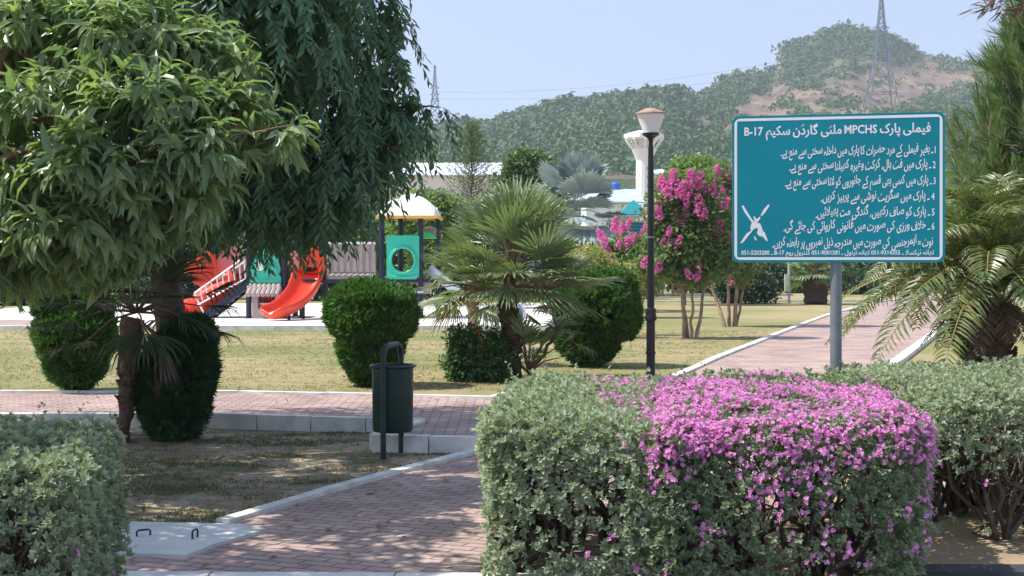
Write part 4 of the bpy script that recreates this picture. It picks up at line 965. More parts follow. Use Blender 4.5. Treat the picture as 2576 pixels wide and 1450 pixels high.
# ---------------------------------------------------------------- clipped conifers
def conifer(px, base_py, z0, blobs, label, n=5200, dark=False, Yb=None, dry=None, group='clipped conifers on the lawn'):
    c = G(px, base_py, z0) if Yb is None else np.array(((px - 1288) / F * Yb, Yb, z0)); Y = c[1]
    t = thing('clipped_conifer', (c[0], c[1], z0), label, 'conifer', group)
    bs = [bl(q[0], q[1], Y, q[2], q[3]) for q in blobs]
    tr = MB()
    for _ in range(5): tr.tube(*limb((c[0] + rng.normal() * .04, c[1] + rng.normal() * .04, z0 - .03), bs[0][0] + rng.normal(size=3) * bs[0][1] * .35, .03, .012, .08, 6), 6)
    tr.build('trunk', M['bark'], t, smooth=True)
    lf = MB()
    C, N, k = in_blobs(bs, n, .82, 1.0); lump = 1 + .085 * noise2(C[:, 0] * 9, C[:, 2] * 5 + C[:, 1] * 4, px)
    cen = np.array([b[0] for b in bs])[k]; C = cen + (C - cen) * lump[:, None]
    inside = np.zeros(len(C), bool)
    for i, (b0, b1) in enumerate(bs): inside |= ((((C - b0) / b1) ** 2).sum(1) < .62) & (k != i)
    C, N = C[~inside], N[~inside]
    ax = nrm(N * .75 + np.array((0, 0, .95)) + .3 * rand_unit(len(C))); C = C + ax * (rng.random((len(C), 1)) < .06) * rng.random((len(C), 1)) * .1
    if dry:
        w_ = np.zeros(len(C), bool)
        for q in dry: w_ |= (((C - P(q[0], q[1], Y - .35)) / (np.array((q[2], q[2] * 2, q[3])) * Y / F)) ** 2).sum(1) < .6 + .5 * rng.random(len(C))
        dm = MB(); p, d, nn = rosettes(C[w_] - ax[w_] * .03, ax[w_], 6, .8, 0.); L = .05 + .05 * rng.random(len(p)); leaf4(dm, p, d, nn, L, L * .24, .1); C, ax = C[~w_], ax[~w_]
        if len(p): dm.build('dry_patch', M['drysprig'], t)
    p, d, nn = rosettes(C - ax * .03, ax, 7, .65, 0.); L = .055 + .055 * rng.random(len(p)); leaf4(lf, p, d, nn, L, L * .24, .1)
    C, N, k = in_blobs(bs, n // 2, .6, .9); p, d, nn = rosettes(C, N + np.array((0, 0, .6)), 7, .9, 0.); L = .08 + .05 * rng.random(len(p)); leaf4(lf, p, d, nn, L, L * .35)
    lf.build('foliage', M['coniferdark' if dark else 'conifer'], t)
conifer(935, 972, U, [(935, 800, 112, 72), (935, 760, 105, 45), (930, 870, 85, 85), (910, 735, 60, 26), (850, 790, 30, 50), (1015, 790, 32, 55), (925, 930, 45, 40)], 'bright green clipped conifer behind the litter bin', 7600, dry=[(965, 880, 26, 30)])
conifer(1490, 922, U, [(1500, 780, 112, 100), (1480, 850, 85, 70), (1570, 790, 45, 70), (1535, 715, 70, 36), (1480, 895, 45, 30), (1440, 760, 50, 70)], 'dark green rounded conifer right of the fan palm', 7000, dry=[(1560, 865, 22, 18)])
conifer(195, 985, U, [(190, 850, 100, 85), (150, 770, 65, 52), (235, 775, 45, 48), (190, 920, 75, 50), (230, 840, 55, 80), (195, 960, 30, 25)], 'sunlit lopsided conifer at the far left beside the shaded palm', 6800, dry=[(225, 765, 26, 20)])
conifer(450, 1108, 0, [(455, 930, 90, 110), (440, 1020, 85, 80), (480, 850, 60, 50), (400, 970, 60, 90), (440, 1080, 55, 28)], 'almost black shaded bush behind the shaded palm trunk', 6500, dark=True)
conifer(2450, 905, U, [(2450, 845, 42, 62), (2440, 790, 30, 35)], 'small green conifer tucked behind the date palm trunk', 2600, Yb=17.0)

# ---------------------------------------------------------------- fan palms
def fan_leaf(mb, hub, d, R_, nseg=24, span=2.5, droop=.25, w=.035):
    d = nrm(d); s = nrm(np.cross(d, (0, 0, 1.0)) + 1e-3 * rng.normal(size=3)); u = np.cross(s, d)
    a = np.linspace(-span / 2, span / 2, nseg) + rng.normal(size=nseg) * .03; Rr = R_ * (.82 + .18 * np.cos(a * .9)) * (.92 + .14 * rng.random(nseg))
    dd = d * np.cos(a)[:, None] + s * np.sin(a)[:, None] + u * (.12 - .1 * np.abs(a))[:, None]
    dd = nrm(dd); side = nrm(np.cross(dd, u))
    m = hub + dd * Rr[:, None] * .5; tip = hub + dd * Rr[:, None] + np.array((0, 0, -1.0)) * (R_ * droop * (.5 + rng.random(nseg)))[:, None]
    q = hub + dd * Rr[:, None] * .8 - np.array((0, 0, R_ * droop * .25)); wv = w * R_ / .5
    e = side * wv / 2; f_ = u * wv * .35
    v = np.stack((np.tile(hub, (nseg, 1)), m + e + f_, q + e * .75, tip, q - e * .75, m - e + f_, m, q), 1).reshape(-1, 3); i = np.arange(nseg)[:, None] * 8
    mb.add(v, np.vstack([i + np.array(z) for z in ((0, 1, 6), (0, 6, 5), (7, 2, 3), (4, 7, 3))])); mb.F.append(np.vstack([i + np.array(z) for z in ((6, 1, 2, 7), (5, 6, 7, 4))]) + mb.n - len(v))
def fan_crown(mb, st, top, n, pet, R_, lo=-.75, hi=1.5, nseg=24, droop=.25, span=2.5, w=.035, dead=None):
    for i in range(n):
        az = i * 2.4 + rng.random() * .5; el = lo + (hi - lo) * (i + .5) / n + rng.normal() * .1
        d = np.array((math.cos(az) * math.cos(el), math.sin(az) * math.cos(el), math.sin(el)))
        L = pet * (.75 + .5 * rng.random()); hub = top + d * L - np.array((0, 0, .12 * L * math.cos(el)))
        pts = np.array([top, top + d * L * .5 + np.array((0, 0, .03)), hub]); st.tube(pts, [.013, .009, .006], 4)
        dl = nrm(d + np.array((0, 0, -.15)) + .2 * rng.normal(size=3)); fan_leaf(dead if dead is not None and el < lo + .1 else mb, hub, dl, R_ * (.8 + .35 * rng.random()), nseg, span, droop + .2 * max(0, -el), w)
def palm_trunk(mb, base, top, r0, r1, n=14):
    pts, _ = limb(base, top, r0, r1, .03, n); rr = np.linspace(r0, r1, n) * (1 + .12 * (np.arange(n) % 2)); mb.tube(pts, rr, 12)
    L = np.linalg.norm(np.asarray(top) - np.asarray(base)); m = int(L * 60)      # cut leaf bases
    for i in range(m):
        f = .25 + .75 * rng.random(); p = np.array([np.interp(f * (n - 1), np.arange(n), pts[:, j]) for j in range(3)]); a = rng.random() * 6.28; o = np.array((math.cos(a), math.sin(a), 0)); r = r0 + (r1 - r0) * f
        mb.bar(p + o * r * .8, p + o * (r + .035) + np.array((0, 0, .06)), .035, .012)
def center_palm():
    b = G(1300, 958, U); Y = b[1]; t = thing('fan_palm', b, 'large sunlit fan palm with bushy spiky crown on the middle lawn', 'fan palm')
    tr = MB(); top = P(1285, 690, Y); palm_trunk(tr, b, P(1275, 760, Y), .065, .12); tr.tube(*limb(P(1275, 770, Y), top, .11, .07, .02, 6), 10); tr.build('trunk', M['palmbark'], t)
    lf, st, dd = MB(), MB(), MB()
    fan_crown(lf, st, P(1285, 690, Y), 48, .55, .62, -.3, 1.5, 22, .06, 2.3, .026, dd)
    fan_crown(lf, st, P(1215, 730, Y + .1), 18, .5, .5, -.2, .9, 20, .08, 2.3, .026)
    fan_crown(lf, st, P(1370, 735, Y - .1), 18, .5, .58, -.25, .8, 20, .08, 2.3, .026)
    lf.build('crown', M['fan'], t); st.build('leaf_stalks', M['twig'], t)
    dd.build('dead_fronds', M['deadfrond'], t)
center_palm()
def pale_palm():
    b = G(1200, 920, U); Y = b[1]; t = thing('fan_palm', b, 'smaller fan palm with pale fibrous trunk behind the red flowered bush', 'fan palm')
    tr = MB(); palm_trunk(tr, b, P(1188, 760, Y), .06, .08); tr.build('trunk', M['palebark'], t); lf, st, dd = MB(), MB(), MB()
    fan_crown(lf, st, P(1188, 750, Y), 16, .35, .45, -.4, 1.2, 22, .25, 2.4, .03, dd); lf.build('crown', M['fan'], t); st.build('leaf_stalks', M['twig'], t)
    if dd.V: dd.build('dead_fronds', M['deadfrond'], t)
pale_palm()
def sucker_palm():
    b = G(1330, 955, U); Y = b[1]; t = thing('fan_palm', b, 'young low fan palm sprouting beside the large fan palm trunk', 'fan palm'); lf, st = MB(), MB()
    fan_crown(lf, st, b + np.array((0, 0, .08)), 16, .5, .36, .5, 1.45, 18, .15, 2.2, .03); fan_crown(lf, st, P(1400, 830, Y), 7, .22, .34, -.5, .9, 18, .15, 2.2, .03)
    st.tube(*limb(b, P(1400, 830, Y), .03, .02, .05), 6); lf.build('crown', M['fan'], t); st.build('leaf_stalks', M['twig'], t)
sucker_palm()
def shaded_palm():
    b = np.array(((308 - 1288) / F * 13.3, 13.3, 0)); Y = 13.3; t = thing('fan_palm', b, 'shaded fan palm with hanging dead fronds round its brown trunk', 'fan palm')
    tr = MB(); top = P(335, 800, Y); palm_trunk(tr, b, P(322, 930, Y), .055, .075); tr.tube(*limb(P(322, 940, Y), top, .1, .11, .03, 8), 10); tr.build('trunk', mat('fibrous_bark', (.13, .09, .06), .95, var=.35, scale=20, bump=1, bscale=30), t)
    lf, st, dd = MB(), MB(), MB(); fan_crown(lf, st, P(345, 785, Y), 20, .5, .5, -.3, .8, 24, .2, 2.4, .024)
    for i in range(7):
        a = -1.1 + 2.2 * i / 6; hub = P(345, 800, Y) + np.array((.18 * math.cos(a) + .1, -.1 + .2 * math.sin(a * 3), -.1 - .35 * rng.random())); fan_leaf(dd, hub, np.array((.35 * math.cos(a), .2 * math.sin(3 * a), -1)), .36, 10, .8, .1, .02); st.tube([P(345, 800, Y), hub], .008, 4)
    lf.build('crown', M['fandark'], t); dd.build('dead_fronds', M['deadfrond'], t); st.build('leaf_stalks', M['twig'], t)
shaded_palm()
def blue_palm():
    Y = 44; b = np.array(((1470 - 1288) / F * Y, Y, U)); t = thing('blue_fan_palm', b, 'silvery blue fan palm with stiff broad leaves behind the green fan palm', 'fan palm')
    tr = MB(); top = P(1465, 600, Y); palm_trunk(tr, b, top, .2, .22); tr.build('trunk', M['palmbark'], t); lf, st = MB(), MB()
    fan_crown(lf, st, P(1450, 530, Y), 24, .85, 1.0, -.7, 1.45, 28, .05, 2.9, .07); lf.build('crown', M['blue'], t); st.build('leaf_stalks', M['grey'], t)
blue_palm()

# ---------------------------------------------------------------- feather palms and pine on the right
def feather(mb, st, p0, az, el, L, leaflet=.32, n=46, sag=.9, w=.022, vee=.5):
    o = np.array((math.cos(az) * math.cos(el), math.sin(az) * math.cos(el), math.sin(el))); t = np.linspace(0, 1, n)[:, None]
    c = p0 + o * L * t + np.array((0, 0, -1.0)) * L * sag * .5 * t ** 2.2
    tg = nrm(np.gradient(c, axis=0)); sd = nrm(np.cross(tg, (0, 0, 1.0))); up = np.cross(sd, tg)
    st.tube(c[::3], np.linspace(.016, .004, len(c[::3])), 4)
    ll = leaflet * np.sin(np.pi * np.clip(.12 + .86 * t[:, 0], 0, 1)) ** .55
    for s_ in (-1, 1):
        k0 = 4; d = nrm(tg * .62 + sd * s_ * .8 + up * vee * .5 + np.array((0, 0, -.22)) + .1 * rng.normal(size=c.shape))
        leaf8(mb, c[k0:], d[k0:], (up + sd * s_ * -.3)[k0:], ll[k0:], np.full(len(ll) - k0, w), .2, .35)
def date_palm():
    Y = 15; b = np.array(((2495 - 1288) / F * Y, Y, U)); t = thing('date_palm', b, 'feather palm with thick rough trunk and arching yellowish fronds beside the path', 'palm')
    tr = MB(); top = P(2490, 745, Y); palm_trunk(tr, b, top, .17, .23, 12)
    for _ in range(70):
        f = rng.random(); a = rng.random() * 6.28; o = np.array((math.cos(a), math.sin(a), 0)); p = b + (top - b) * f + o * .18; tr.bar(p, p + o * .07 + np.array((0, 0, .12)), .07, .025)
    tr.build('trunk', M['palmbark'], t); lf, st = MB(), MB(); c = P(2490, 715, Y)
    for i in range(46):
        az = i * 2.4; el = 1.42 - 1.3 * (i / 45) ** .9; feather(lf, st, c + rng.normal(size=3) * .04, az, el, 1.45 + .55 * rng.random(), .36, 48, .75 + .5 * (i / 45))
    for az, el, L, sg in ((math.pi + .12, .45, 1.75, 1.5), (math.pi - .25, .35, 1.6, 1.45), (math.pi + .5, .25, 1.55, 1.4), (math.pi + .3, .75, 1.9, 1.3), (-1.0, .2, 1.3, 1.8), (-.6, .3, 1.4, 1.7), (-2.2, .55, 1.3, 1.5), (math.pi + .05, .95, 1.9, 1.1)): feather(lf, st, c, az, el, L, .4, 54, sg)
    lf.build('crown', M['date'], t); st.build('frond_stalks', mat('frond_stalk', (.3, .24, .07), .5), t)
    dd, s2 = MB(), MB()
    for i in range(14): feather(dd, s2, P(2490, 740, Y), i * 2.4, -.25 - .4 * rng.random(), .55 + .2 * rng.random(), .22, 26, .8)
    dd.V += s2.V; dd.F += [f + dd.n for f in s2.F]; dd.n += s2.n; dd.build('dead_fronds', M['deadfrond'], t)
date_palm()
def lime_palm():
    Y = 19; b = np.array(((2640 - 1288) / F * Y, Y, U)); t = thing('date_palm', b, 'yellow green palm fronds rising behind the feather palm at the right edge', 'palm')
    tr = MB(); top = P(2600, 640, Y); palm_trunk(tr, b, top, .17, .2, 10); tr.build('trunk', M['palmbark'], t); lf, st = MB(), MB()
    for i in range(34): feather(lf, st, top, i * 2.4, 1.4 - .95 * i / 33, 1.7 + .5 * rng.random(), .42, 44, .55, .028)
    for az, el in ((math.pi, .75), (math.pi + .2, 1.0), (math.pi - .3, .55), (math.pi + .4, .45)): feather(lf, st, top, az, el, 2.1, .45, 46, .5, .028)
    lf.build('crown', M['lime'], t); st.build('frond_stalks', M['lime'], t)
lime_palm()
def pine():
    Y = 17.5; b = np.array(((2740 - 1288) / F * Y, Y, U)); t = thing('pine_tree', b, 'long needled pine with upright brushy shoots at the right edge', 'pine')
    tr = MB(); p, r = limb(b, P(2740, -350, Y), .17, .05, .03, 12); tr.tube(p, r, 10); tr.build('trunk', M['bark'], t, smooth=True)
    br, nd = MB(), MB(); tips = []
    outline = [(-120, 2630), (0, 2585), (90, 2545), (160, 2512), (230, 2492), (300, 2455), (360, 2410), (420, 2400), (480, 2440)]
    ys = np.array([q[0] for q in outline]); xs = np.array([q[1] for q in outline])
    for _ in range(210):
        py = rng.uniform(-140, 500); xe = np.interp(py, ys, xs); px = xe + (rng.random() ** 1.3) * (2760 - xe); dz = rng.normal() * .55
        e = P(px, py, Y + dz); s0 = P(2740, py + 90, Y); pp, rr = limb(s0, e, .02, .007, .06, 7); br.tube(pp, rr, 4)
        for j in range(3):
            tip = pp[-1 - j] + rng.normal(size=3) * .06 * j; ax = nrm(np.array((-.35 * (px < 2600), 0, 1.0)) + .35 * rng.normal(size=3)); L0 = .22 + .12 * rng.random(); br.tube([tip, tip + ax * L0], .006, 4)
            m_ = 60; f = rng.random(m_)[:, None]; base = tip + ax * L0 * f; rad = nrm(np.cross(ax, rand_unit(m_))); d = nrm(ax * (.9 + .5 * f) + rad * (.8 - .25 * f) + np.array((0, 0, -.12)))
            leaf4(nd, base, d, rad, .16 + .08 * rng.random(m_), .009, .1)
    br.build('branches', M['twig'], t); nd.build('needles', M['pine'], t)
pine()
def overhang():
    Y = 9.5; b = np.array((4.6, 9.5, 0)); t = thing('thorn_tree', b, 'dry narrow leaved twig hanging into the top right corner of the sky', 'tree')
    br, lf = MB(), MB(); pp, rr = limb(b, (4.4, 9.5, 3.2), .09, .05, .04, 8); tr = MB(); tr.tube(pp, rr, 8); tr.build('trunk', M['bark'], t, smooth=True)
    for a, c in (((2640, -60), (2475, 5)), ((2640, -20), (2490, 20)), ((2650, 0), (2520, 28)), ((2620, -80), (2450, 22)), ((2640, 20), (2550, 30))):
        p, r = limb(P(*a, Y), P(*c, Y), .008, .002, .12, 8); br.tube(p, r, 4); i = rng.integers(1, 8, 22); d = nrm((p[-1] - p[0]) * 1.2 + np.array((0, 0, -.1)) + .22 * rng.normal(size=(22, 3))); leaf8(lf, p[i], d, rand_unit(22), .07 + .07 * rng.random(22), .011)
        br.tube(*limb((4.4, 9.5, 3.2), P(*a, Y), .03, .008, .08, 6), 5)
    br.build('branches', M['twig'], t); lf.build('crown', M['deadfrond'], t)
overhang()
# ---------------------------------------------------------------- crape myrtles
def myrtle(name, bx_, by_, stems, blobs, flowers, label, n, Yb=None):
    b = G(bx_, by_, U); Y = b[1]; k = Y / F; t = thing(name, b, label, 'flowering tree', 'crape myrtles on the far lawn')
    tr = MB()
    for dx, tx, ty, r in stems:
        s0 = b + np.array((dx * k, rng.normal() * .08, -.03)); e = P(tx, ty, Y); e[1] += rng.normal() * .2
        pp, rr = limb(s0, e, r, r * .5, .018, 10); tr.tube(pp, rr, 7)
        for _ in range(5):
            j = rng.integers(5, 10); a = pp[j] + np.array((rng.normal() * .35, rng.normal() * .3, .25 + .5 * rng.random())); tr.tube(*limb(pp[j], a, .02, .006, .1, 6), 5)
    tr.build('trunk', M['palebark'], t, smooth=True)
    bs = [bl(q[0], q[1], Y, q[2], q[3], q[2] * k * .8) for q in blobs]; lf = MB()
    C, N, kk = in_blobs(bs, n, .3, 1.05); p, d, nn = rosettes(C + rng.normal(size=C.shape) * .05, N + .5 * rand_unit(n), 7, 1.4, .25); p = p + d * .05 + rng.normal(size=p.shape) * .05
    L = .085 + .045 * rng.random(len(p)); leaf4(lf, p, d, nn, L, L * .62, .15); lf.build('crown', M['myrtleleaf'], t)
    fm = MB()
    flowers = flowers + [(q[0] + q[2] * .9 * rng.uniform(-1, 1), q[1] + q[3] * .8 * rng.uniform(-1, .6), .5 + .3 * rng.random()) for q in blobs for _ in range(2)]
    for i, (px, py, s_) in enumerate(flowers):
        c = P(px, py, Y); c[1] -= .25 + .3 * rng.random(); m_ = int(80 * s_ * s_) + 25; f = rng.random(m_); ax = nrm(np.array((rng.normal() * .4, rng.normal() * .3, 1)))
        pos = c + ax * ((f - .5) * .28 * s_)[:, None] + rand_unit(m_) * (.085 * s_ * (1.1 - .6 * f))[:, None]
        p, d, nn = rosettes(pos, nrm(pos - c + .02), 3, 1.3, 0.); L = .032 + .018 * rng.random(len(p)); leaf4(fm, p, d, nn, L, L * .95, .2)
    fm.build('blossoms', M['myrtlebloom'], t)
myrtle('crape_myrtle', 1738, 852, [(-14, 1715, 640, .05), (0, 1745, 650, .035), (12, 1790, 640, .04), (-4, 1700, 600, .03)],
    [(1720, 600, 85, 70), (1700, 520, 70, 60), (1770, 560, 75, 70), (1685, 560, 45, 50), (1740, 470, 60, 45), (1680, 650, 75, 42), (1790, 640, 70, 50), (1745, 690, 30, 25)],
    [(1690, 452, 1.2), (1672, 478, 1.2), (1708, 480, 1), (1735, 452, 1), (1757, 462, 1.2), (1660, 465, .9), (1752, 520, 1.3), (1765, 580, 1), (1800, 572, .9), (1672, 605, 1), (1698, 540, .7), (1720, 505, .6)], 'multi stemmed crape myrtle with pink blooms just right of the lamp post', 1900)
myrtle('crape_myrtle', 1838, 822, [(-18, 1775, 660, .05), (-4, 1830, 640, .045), (10, 1858, 630, .055), (14, 1890, 640, .035)],
    [(1830, 540, 80, 70), (1880, 500, 80, 70), (1830, 460, 60, 45), (1900, 600, 90, 60), (1830, 630, 60, 45), (1860, 690, 35, 25), (1980, 560, 80, 80), (1800, 580, 50, 60)],
    [(1800, 440, 1.1), (1832, 455, 1.2), (1842, 432, 1), (1802, 475, 1.2), (1830, 530, 1.1), (1812, 547, .9), (1790, 575, 1), (1838, 590, .8), (1800, 500, .8), (1820, 490, .7), (1845, 500, .8), (1830, 610, .7)], 'multi stemmed crape myrtle with pink blooms partly hidden behind the signboard', 1900)
myrtle('crape_myrtle', 1600, 800, [(-5, 1560, 640, .03), (4, 1600, 620, .035), (10, 1640, 640, .03)],
    [(1590, 640, 70, 40), (1540, 650, 45, 30), (1640, 660, 50, 40), (1610, 690, 60, 45)],
    [(1515, 600, 1.2), (1520, 627, 1), (1545, 567, 1.3), (1577, 567, 1), (1575, 610, 1), (1620, 582, 1.3), (1628, 545, 1.2), (1505, 590, .8), (1560, 575, .8), (1628, 640, .8), (1590, 600, .8), (1612, 590, .8)], 'low crape myrtle with pink blooms between the conifer and the lamp post', 1500)

# ---------------------------------------------------------------- background trees and shrubs
def leafy(name, label, cat, px, Y, blobs, leafm, n, size, group, K=7, droop=.3, z0=U, trunk=.09, wide=.55, extra=None):
    b = np.array(((px - 1288) / F * Y, Y, z0)); t = thing(name, b, label, cat, group); k = Y / F
    bs = [bl(q[0], q[1], Y + (q[4] if len(q) > 4 else 0), q[2], q[3], q[2] * k * .8) for q in blobs]
    tr = MB(); top = bs[0][0]; tr.tube(*limb(b - np.array((0, 0, .03)), top, trunk, trunk * .5, .05, 8), 8)
    for c, q in bs: tr.tube(*limb(b + (top - b) * .6, c + rand_unit(1)[0] * q * .3, trunk * .4, .012, .1, 7), 5)
    tr.build('trunk', M['bark'], t, smooth=True); lf = MB()
    C, N, kk = in_blobs(bs, n, .45, 1.04); lump = rng.normal(size=C.shape) * .06 * size / .1
    p, d, nn = rosettes(C + lump, N + np.array((0, 0, .4)) + .4 * rand_unit(n), K, 1.3, droop); p = p + d * size * .3 + rng.normal(size=p.shape) * size * .3
    L = size * (.7 + .6 * rng.random(len(p))); leaf4(lf, p, d, nn, L, L * wide, .18)
    C, N, kk = in_blobs(bs, n // 3, .0, .55); p, d, nn = rosettes(C, N, 6, 1.5, droop); L = size * 1.3 * (.7 + .6 * rng.random(len(p))); leaf4(lf, p, d, nn, L, L * .7)
    lf.build('crown', leafm, t)
    if extra:
        em, ne, se = extra; ex = MB(); C, N, kk = in_blobs(bs, ne, .95, 1.06); C, N = C[N[:, 2] > -.2], N[N[:, 2] > -.2]; p, d, nn = rosettes(C, N, 5, 1.1, 0.); leaf4(ex, p, d, nn, se, se * .6, .2); ex.build('blossoms', em, t)
    return t
BT = 'garden trees behind the playground'
leafy('garden_tree', 'bushy light green tree behind the white roofed play tower', 'tree', 1100, 50, [(1110, 590, 75, 80), (1140, 540, 60, 45), (1075, 520, 55, 40), (1040, 560, 60, 80), (1150, 600, 60, 70), (1100, 660, 80, 60)], M['light'], 1700, .15, BT)
leafy('garden_tree', 'drooping leafed green tree behind the fan palm crown', 'tree', 1290, 47, [(1290, 520, 75, 65), (1230, 540, 60, 55), (1350, 530, 70, 60), (1390, 590, 60, 70), (1250, 600, 80, 60), (1350, 640, 80, 70), (1200, 610, 60, 60)], M['mid'], 2200, .16, BT, droop=.9, wide=.34)
leafy('garden_tree', 'round dark headed tree poking above the others in front of the warehouse end', 'tree', 1330, 58, [(1315, 415, 38, 34), (1290, 450, 34, 30), (1355, 425, 36, 32), (1385, 445, 28, 24), (1340, 470, 70, 40), (1340, 540, 60, 60)], M['mid'], 1100, .2, BT)
leafy('garden_tree', 'pale lime leaved tree behind the crape myrtle right of the lamp post', 'tree', 1720, 50, [(1730, 440, 45, 32), (1765, 435, 45, 32), (1700, 480, 50, 40), (1740, 520, 80, 60), (1740, 620, 70, 60)], M['light'], 1500, .17, BT)
leafy('garden_tree', 'dark tree in the row behind the red shell panels', 'tree', 420, 58, [(420, 560, 110, 110), (330, 620, 90, 90), (520, 600, 90, 90), (430, 690, 120, 70)], M['darkshrub'], 1700, .2, BT)
leafy('garden_tree', 'dark tree behind the play set bridge', 'tree', 800, 56, [(780, 560, 110, 100), (880, 600, 90, 90), (700, 610, 100, 90), (820, 680, 120, 70)], M['darkshrub'], 1900, .2, BT)
leafy('garden_tree', 'green tree filling the gap behind the round window panel', 'tree', 985, 53, [(980, 610, 80, 80), (930, 650, 70, 70), (1040, 660, 80, 70), (990, 570, 60, 60), (985, 710, 110, 40)], M['mid'], 1500, .17, BT)
leafy('garden_tree', 'olive green tree right of the blue palm behind the timber frame', 'tree', 1560, 66, [(1560, 600, 60, 60), (1500, 640, 70, 60), (1620, 640, 60, 60), (1560, 690, 110, 50)], M['mid'], 1200, .17, BT)
leafy('garden_tree', 'broad tree behind the signboard at the lawn end', 'tree', 2080, 75, [(2080, 560, 110, 80), (1960, 600, 90, 70), (2200, 590, 110, 80), (2080, 660, 150, 55)], M['mid'], 1500, .24, BT)
leafy('garden_tree', 'leafy tree behind the feather palm where the path ends', 'tree', 2380, 72, [(2380, 600, 90, 80), (2300, 650, 80, 60), (2470, 620, 90, 90), (2390, 690, 120, 40)], M['mid'], 1300, .22, BT)
# dense shrubs
SH = 'shrubs bordering the far lawn'
leafy('shrub', 'broad dark shrub with rusty red tips on the far lawn left of the metal post', 'shrub', 1875, 52, [(1875, 725, 75, 35), (1830, 730, 40, 30), (1920, 725, 36, 34), (1870, 700, 60, 25)], M['darkshrub'], 1000, .11, SH, trunk=.05, extra=(M['reddish'], 60, .12))
leafy('shrub', 'small round nearly black shrub right of the metal post', 'shrub', 2012, 68, [(2012, 722, 24, 22), (2012, 735, 26, 12)], M['darkshrub'], 260, .12, SH, trunk=.04)
leafy('shrub', 'bright lime shrub below the middle of the signboard', 'shrub', 1998, 70, [(1998, 680, 32, 30), (1985, 700, 24, 25)], M['light'], 350, .14, SH, trunk=.05)
leafy('shrub', 'dark shrub behind the timber lattice frame', 'shrub', 1740, 68, [(1740, 705, 50, 32), (1700, 700, 40, 30), (1790, 710, 40, 30)], M['darkshrub'], 600, .13, SH, trunk=.05)
leafy('shrub', 'dark green shrub left of the metal post under the signboard corner', 'shrub', 1955, 70, [(1955, 700, 28, 40), (1930, 690, 30, 35)], M['darkshrub'], 420, .14, SH, trunk=.05)
leafy('shrub', 'dark low shrub behind the conifer and golden bush', 'shrub', 1590, 58, [(1590, 700, 60, 40), (1540, 710, 50, 40), (1560, 715, 30, 28)], M['darkshrub'], 650, .13, SH, trunk=.05)
leafy('shrub', 'dark border shrub at the far left of the pale path', 'shrub', 40, 50, [(40, 730, 90, 42), (-50, 730, 80, 45), (130, 735, 70, 38)], M['darkshrub'], 900, .13, SH, trunk=.05)
leafy('shrub', 'dark border shrub behind the left conifer', 'shrub', 300, 52, [(300, 735, 90, 38), (210, 730, 70, 40), (390, 735, 60, 35)], M['darkshrub'], 900, .13, SH, trunk=.05)
leafy('shrub', 'low green shrub behind the steel slide', 'shrub', 1170, 54, [(1170, 710, 70, 45), (1110, 725, 50, 32), (1230, 720, 60, 40)], M['mid'], 800, .13, SH, trunk=.05)
leafy('shrub', 'low green shrub behind the fan palm trunk', 'shrub', 1380, 55, [(1380, 715, 80, 40), (1310, 720, 60, 38), (1450, 720, 60, 40)], M['mid'], 800, .13, SH, trunk=.05)
leafy('shrub', 'dark shrub below the signboard beside the grey pole', 'shrub', 2160, 66, [(2160, 715, 60, 34), (2220, 715, 50, 32), (2110, 710, 30, 30)], M['darkshrub'], 600, .13, SH, trunk=.05)
leafy('shrub', 'green shrub at the far end of the brick path', 'shrub', 2480, 62, [(2480, 705, 60, 40), (2540, 700, 70, 50), (2430, 712, 35, 28)], M['mid'], 700, .14, SH, trunk=.05)
leafy('golden_shrub', 'domed golden variegated shrub behind the right conifer', 'shrub', 1480, 29, [(1475, 672, 64, 52), (1435, 690, 42, 38), (1525, 688, 42, 36)], M['golden'], 1500, .06, None, trunk=.04)
leafy('golden_shrub', 'small golden variegated shrub left of the lamp post', 'shrub', 1585, 30, [(1585, 705, 32, 42), (1570, 720, 25, 35)], M['golden'], 600, .06, None, trunk=.04)
leafy('ixora_shrub', 'dark glossy shrub with orange red blooms at the fan palm foot', 'shrub', 1200, 18.6, [(1205, 895, 68, 62), (1160, 860, 28, 38), (1250, 905, 45, 55), (1160, 925, 35, 35)], M['ixoraleaf'], 1300, .065, None, trunk=.03, extra=(M['ixora'], 60, .042), wide=.5)
def stub_palm():
    Y = 51; b = np.array(((2052 - 1288) / F * Y, Y, U)); t = thing('fan_palm', b, 'stubby fan palm with shaggy brown trunk far behind the grey sign pole', 'fan palm'); tr = MB(); palm_trunk(tr, b, P(2052, 700, Y), .38, .42, 8); tr.build('trunk', M['palmbark'], t)
    lf, st = MB(), MB(); fan_crown(lf, st, P(2050, 690, Y), 26, .5, .75, -.3, 1.4, 16, .15, 2.3, .05); lf.build('crown', M['fan'], t); st.build('leaf_stalks', M['twig'], t)
stub_palm()
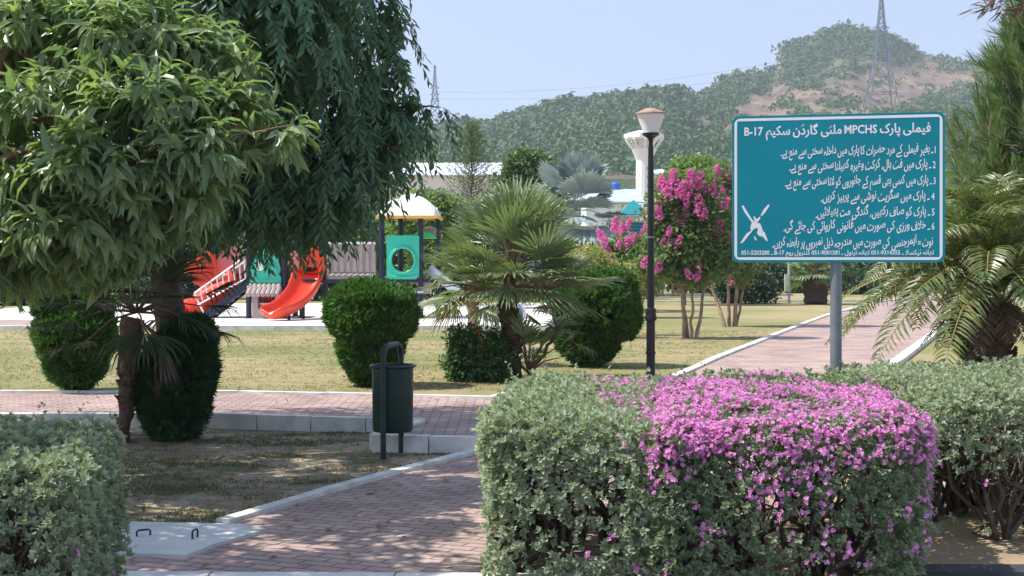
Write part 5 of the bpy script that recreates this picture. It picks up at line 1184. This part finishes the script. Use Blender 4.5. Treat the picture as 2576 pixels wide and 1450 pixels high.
def araucaria():
    Y = 54; k = Y / F; b = np.array(((1187 - 1288) / F * Y, Y, U)); t = thing('feathery_conifer', b, 'slim feathery young conifer with tiered branches in front of the warehouse', 'conifer'); top = P(1186, 308, Y); tr = MB(); tr.tube(*limb(b, top, .07, .012, .004, 14), 7)
    lf = MB()
    for i in range(26):
        f = i / 25; z = P(0, 520 - 200 * f, Y)[2]; L = (1.15 - .95 * f) * (.9 + .2 * rng.random())
        for j in range(5):
            az = j * 1.2566 + i * .7; o = np.array((math.cos(az), math.sin(az), 0)); t_ = np.linspace(0, 1, 8)[:, None]; c = np.array((b[0], Y, z)) + o * L * t_ + np.array((0, 0, 1.0)) * L * (.35 * t_ + .5 * t_ ** 2.2); tr.tube(c, np.linspace(.014, .004, 8), 4)
            m_ = 15; q = rng.integers(0, 7, m_); base = c[q] + (c[q + 1] - c[q]) * rng.random((m_, 1)); d = nrm(o + np.array((0, 0, .8)) + .7 * rng.normal(size=(m_, 3))); leaf4(lf, base, d, rand_unit(m_), .16 + .1 * rng.random(m_), .028, .1)
    tr.build('trunk', M['bark'], t); lf.build('crown', M['mid'], t)
araucaria()

# ---------------------------------------------------------------- grass and litter
def grass(name, label, n, xr, yr, z, hmin, hmax, thr, seed, inside, gm='grass'):
    x = rng.uniform(*xr, n); y = rng.uniform(*yr, n); k = (noise2(x * 1.5, y * 4.2, seed) + .5 * rng.normal(size=n) > thr) & inside(x, y); x, y = x[k], y[k]; n = len(x); g = MB()
    K = 4; p = np.repeat(np.column_stack((x, y, np.full(n, z))), K, 0) + rng.normal(size=(n * K, 3)) * np.array((.02, .02, 0)); d = nrm(np.array((0, 0, 1.0)) + .75 * rng.normal(size=(n * K, 3)) * np.array((1, 1, .2)))
    L = rng.uniform(hmin, hmax, n * K); leaf4(g, p, d, rand_unit(n * K), L, L * .16 + .003, .05); tag(g.build(name, M[gm]), label, 'grass', kind='stuff')
def in_front(x, y): return (y < 14.1 - .0 * x) & (x < -.45 - (12.4 - y) * .44) & ~((y > 12.5) & (x > -1.3)) & ((y > 9.1) | (x < -2.8))
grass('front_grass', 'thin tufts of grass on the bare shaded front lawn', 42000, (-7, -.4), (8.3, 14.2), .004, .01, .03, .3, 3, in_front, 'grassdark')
lx = np.array([p[0] for p in lft]); ly = np.array([p[1] for p in lft])
def in_lawn(x, y): return (y > 17.1) & (y < 31.9) & (x < np.interp(y, ly, lx) - .15)
grass('lawn_grass', 'short dry grass blades on the sunny middle lawn', 40000, (-13, 5.5), (17, 32), U, .012, .032, -.35, 8, in_lawn)
def litter():
    g = MB(); n = 520; x = np.concatenate((rng.uniform(-2.2, 2.0, 200), rng.uniform(-6, -.6, 320))); y = np.concatenate((rng.uniform(17.2, 19.5, 200), rng.uniform(8.6, 14, 320))); z = np.where(y > 15, U + .01, .014)
    k = np.where(y > 15, x < np.interp(y, ly, lx) - .2, in_front(x, y)); x, y, z = x[k], y[k], z[k]; n = len(x)
    x = np.concatenate((x, rng.uniform(-2.2, .2, 70), rng.uniform(-9, 1, 60))); y = np.concatenate((y, rng.uniform(7.7, 12.2, 70), rng.uniform(14.6, 16.6, 60))); z = np.concatenate((z, np.full(70, .018), np.full(60, U + .014))); n = len(x)
    leaf4(g, np.column_stack((x, y, z)), nrm(rng.normal(size=(n, 3)) * np.array((1, 1, .15))), np.tile((0, 0, 1.), (n, 1)) + .3 * rand_unit(n), .05 + .05 * rng.random(n), .03, .3); tag(g.build('fallen_leaves', M['litter']), 'dry fallen leaves scattered on the lawns and brick paths', 'leaf litter', kind='stuff')
litter()

# ---------------------------------------------------------------- air
def haze():
    b = MB(); b.box((200, 730, 165), (1900, 800, 166.2)); m = bpy.data.materials.new('haze'); m.use_nodes = True; n = m.node_tree.nodes; l = m.node_tree.links; n.remove(n['Principled BSDF'])
    v = n.new('ShaderNodeVolumePrincipled'); v.inputs['Color'].default_value = (.80, .88, 1, 1); v.inputs['Density'].default_value = HAZE; v.inputs['Anisotropy'].default_value = .0
    l.new(v.outputs[0], n['Material Output'].inputs['Volume']); o = b.build('haze', m); tag(o, kind='stuff')
HAZE = .00036
haze()
